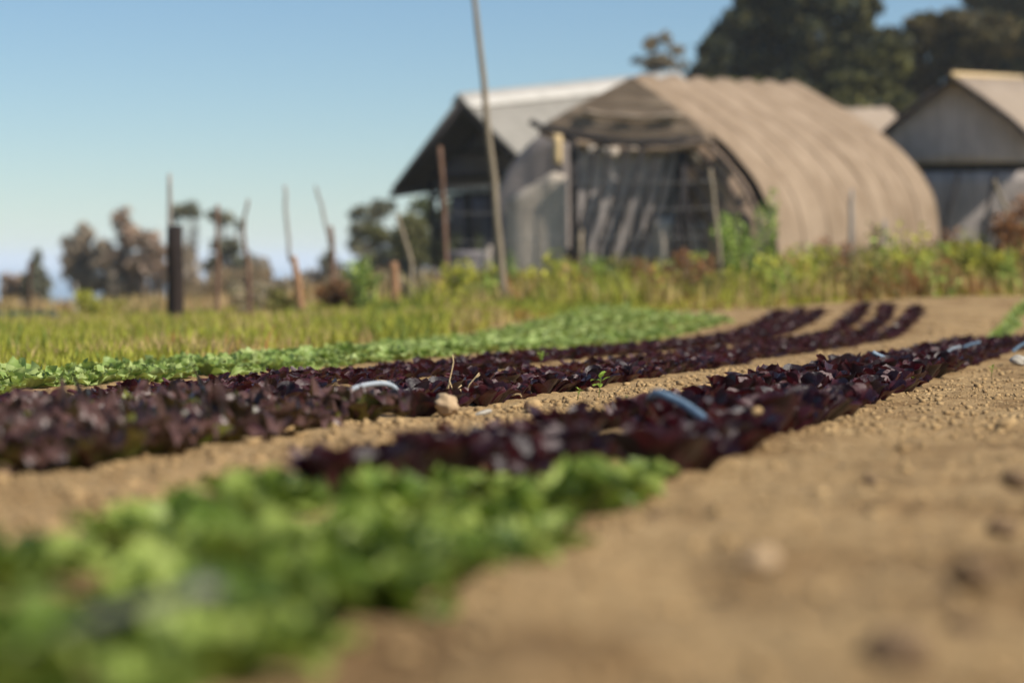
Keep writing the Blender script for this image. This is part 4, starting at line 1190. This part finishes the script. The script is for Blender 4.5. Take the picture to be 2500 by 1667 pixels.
tree(2010, 90, [(1980, 60, 90, 110), (2060, 120, 95, 95), (1970, 180, 95, 80), (2095, 20, 60, 65), (2135, 130, 55, 75), (2180, 140, 50, 65)], DK, 'tall dark tree with sky gaps near its top, second in the wood', 22, 9000, .26, nclump=12)
tree(2110, 84, [(2080, 220, 100, 80), (2150, 170, 70, 70), (2000, 240, 80, 50)], OL, 'olive green tree in the wood above the small beige roof', 23, 7500, .24, nclump=11)
tree(2250, 95, [(2255, 175, 60, 50), (2235, 95, 75, 60), (2290, 75, 60, 45), (2190, 150, 60, 70), (2310, 85, 90, 60), (2400, 70, 90, 55), (2200, 220, 80, 80), (2260, 250, 90, 60)], DK2, 'rounded brownish tree right of the gap of sky', 24, 8500, .26, nclump=12)
tree(2400, 93, [(2390, 110, 90, 80), (2460, 130, 90, 90), (2340, 170, 80, 80), (2430, 200, 90, 60)], DK2, 'broad brown green tree above the grey ended greenhouse', 25, 8500, .26, nclump=12)
tree(2460, 112, [(2440, 10, 85, 45), (2520, -10, 90, 70), (2390, -10, 40, 35), (2500, 80, 80, 60)], DK, 'dark tree top behind the brown trees at the frame corner', 26, 7000, .3, nclump=10)
tree(2530, 88, [(2500, 210, 80, 90), (2550, 120, 80, 100)], DK, 'dark shaded tree at the frame edge over the greenhouse roof', 27, 6000, .25, nclump=11)
tree(1740, 88, [(1745, 130, 45, 50), (1725, 180, 50, 35), (1700, 215, 70, 25)], DK, 'low dark tree at the open edge of the wood', 28, 3500, .22, nclump=10)
tree(1930, 82, [(1880, 240, 110, 50), (1780, 235, 90, 40), (1990, 280, 90, 50)], OL, 'olive bush tree close behind the tan hoop house ridge', 29, 6500, .22, nclump=12)
tree(2200, 80, [(2190, 290, 90, 60), (2120, 300, 70, 50), (2280, 300, 60, 60)], OL, 'dark olive bush tree between the greenhouse roofs', 30, 6000, .22, nclump=12)
tree(1620, 96, [(1610, 95, 40, 22), (1645, 125, 34, 18), (1585, 110, 24, 18), (1600, 150, 50, 22), (1660, 160, 24, 16)], [(.30, .23, .14), (.22, .18, .11), (.36, .29, .18)], 'small sparse flat topped tree behind the barn roof', 31, 1300, .10, nclump=9, trunk_r=.12)
# far trees along the edge of the land
HZ1 = [(.42, .34, .25), (.48, .39, .28), (.28, .24, .20)]  # leaf tones paled to put distance haze into the colour
HZ2 = [(.52, .36, .26), (.42, .31, .22), (.31, .25, .20)]
HZ3 = [(.20, .20, .13), (.26, .24, .15), (.13, .145, .11)]
FT = [
 (32, 96, [(30, 690, 28, 18), (20, 720, 24, 24), (45, 715, 22, 26)], HZ2, 'short brown tree at the far frame edge', 900),
 (92, 95, [(92, 660, 22, 34), (90, 700, 32, 40), (70, 690, 26, 26), (100, 735, 30, 24)], HZ3, 'cone topped dark tree beside the short brown tree', 2000),
 (205, 97, [(208, 575, 26, 26), (180, 600, 30, 30), (215, 630, 34, 40), (200, 680, 30, 36), (170, 650, 24, 30)], HZ1, 'airy grey brown tree with a leaning crown', 2100),
 (262, 96, [(255, 620, 34, 40), (262, 690, 44, 50), (285, 740, 40, 26)], HZ1, 'middle tree of the grey brown clump', 2400),
 (305, 96, [(300, 545, 28, 30), (320, 590, 40, 34), (300, 640, 40, 40), (310, 700, 34, 44), (345, 720, 40, 30)], HZ2, 'tallest tree of the clump with a reddish brown top', 2600),
 (375, 95, [(365, 590, 40, 26), (390, 620, 34, 34), (350, 650, 34, 34), (400, 690, 26, 44)], HZ2, 'spreading brown tree beside the thick dark post', 1900),
 (462, 98, [(452, 510, 30, 20), (478, 522, 16, 12), (424, 530, 16, 10)], HZ3, 'flat topped umbrella tree just past the thick dark post', 900),
 (545, 98, [(545, 532, 32, 21), (580, 552, 16, 14), (560, 600, 44, 24), (590, 650, 34, 34), (520, 640, 30, 20)], HZ3, 'umbrella tree with drooping lower branches behind the reddish pole', 1300),
 (470, 92, [(460, 660, 34, 60), (490, 710, 40, 50)], HZ1, 'grey bushy tree low behind the fence', 1100),
 (795, 96, [(796, 640, 20, 26), (800, 690, 24, 26)], HZ3, 'small dark bluish tree low in the gap before the barn', 700),
 (905, 90, [(880, 560, 28, 22), (905, 520, 40, 18), (940, 500, 34, 16), (870, 600, 22, 26)], HZ3, 'flat topped arching tree beside the barn eave', 1300),
 (960, 88, [(940, 590, 60, 34), (1000, 560, 50, 44), (900, 650, 44, 34), (980, 640, 60, 40)], [(.16, .15, .05), (.12, .12, .045), (.09, .10, .04)], 'broad olive tree seen past and through the open barn', 3000),
 (1060, 90, [(1040, 520, 40, 40), (1100, 520, 50, 40), (1080, 600, 70, 50), (1160, 560, 50, 60)], [(.10, .12, .045), (.07, .09, .04), (.13, .14, .05)], 'green tree standing right behind the open barn', 3000),
]
for k, (px, Y, bl, cols, lab, n_) in enumerate(FT):
    tree(px, Y, [(x, y, rx * 1.18, ry * 1.15) if ry > 17 else (x, y, rx, ry) for x, y, rx, ry in bl], cols, lab, 50 + k, int(n_ * 1.5), .13, trunk_r=.13, nclump=11)
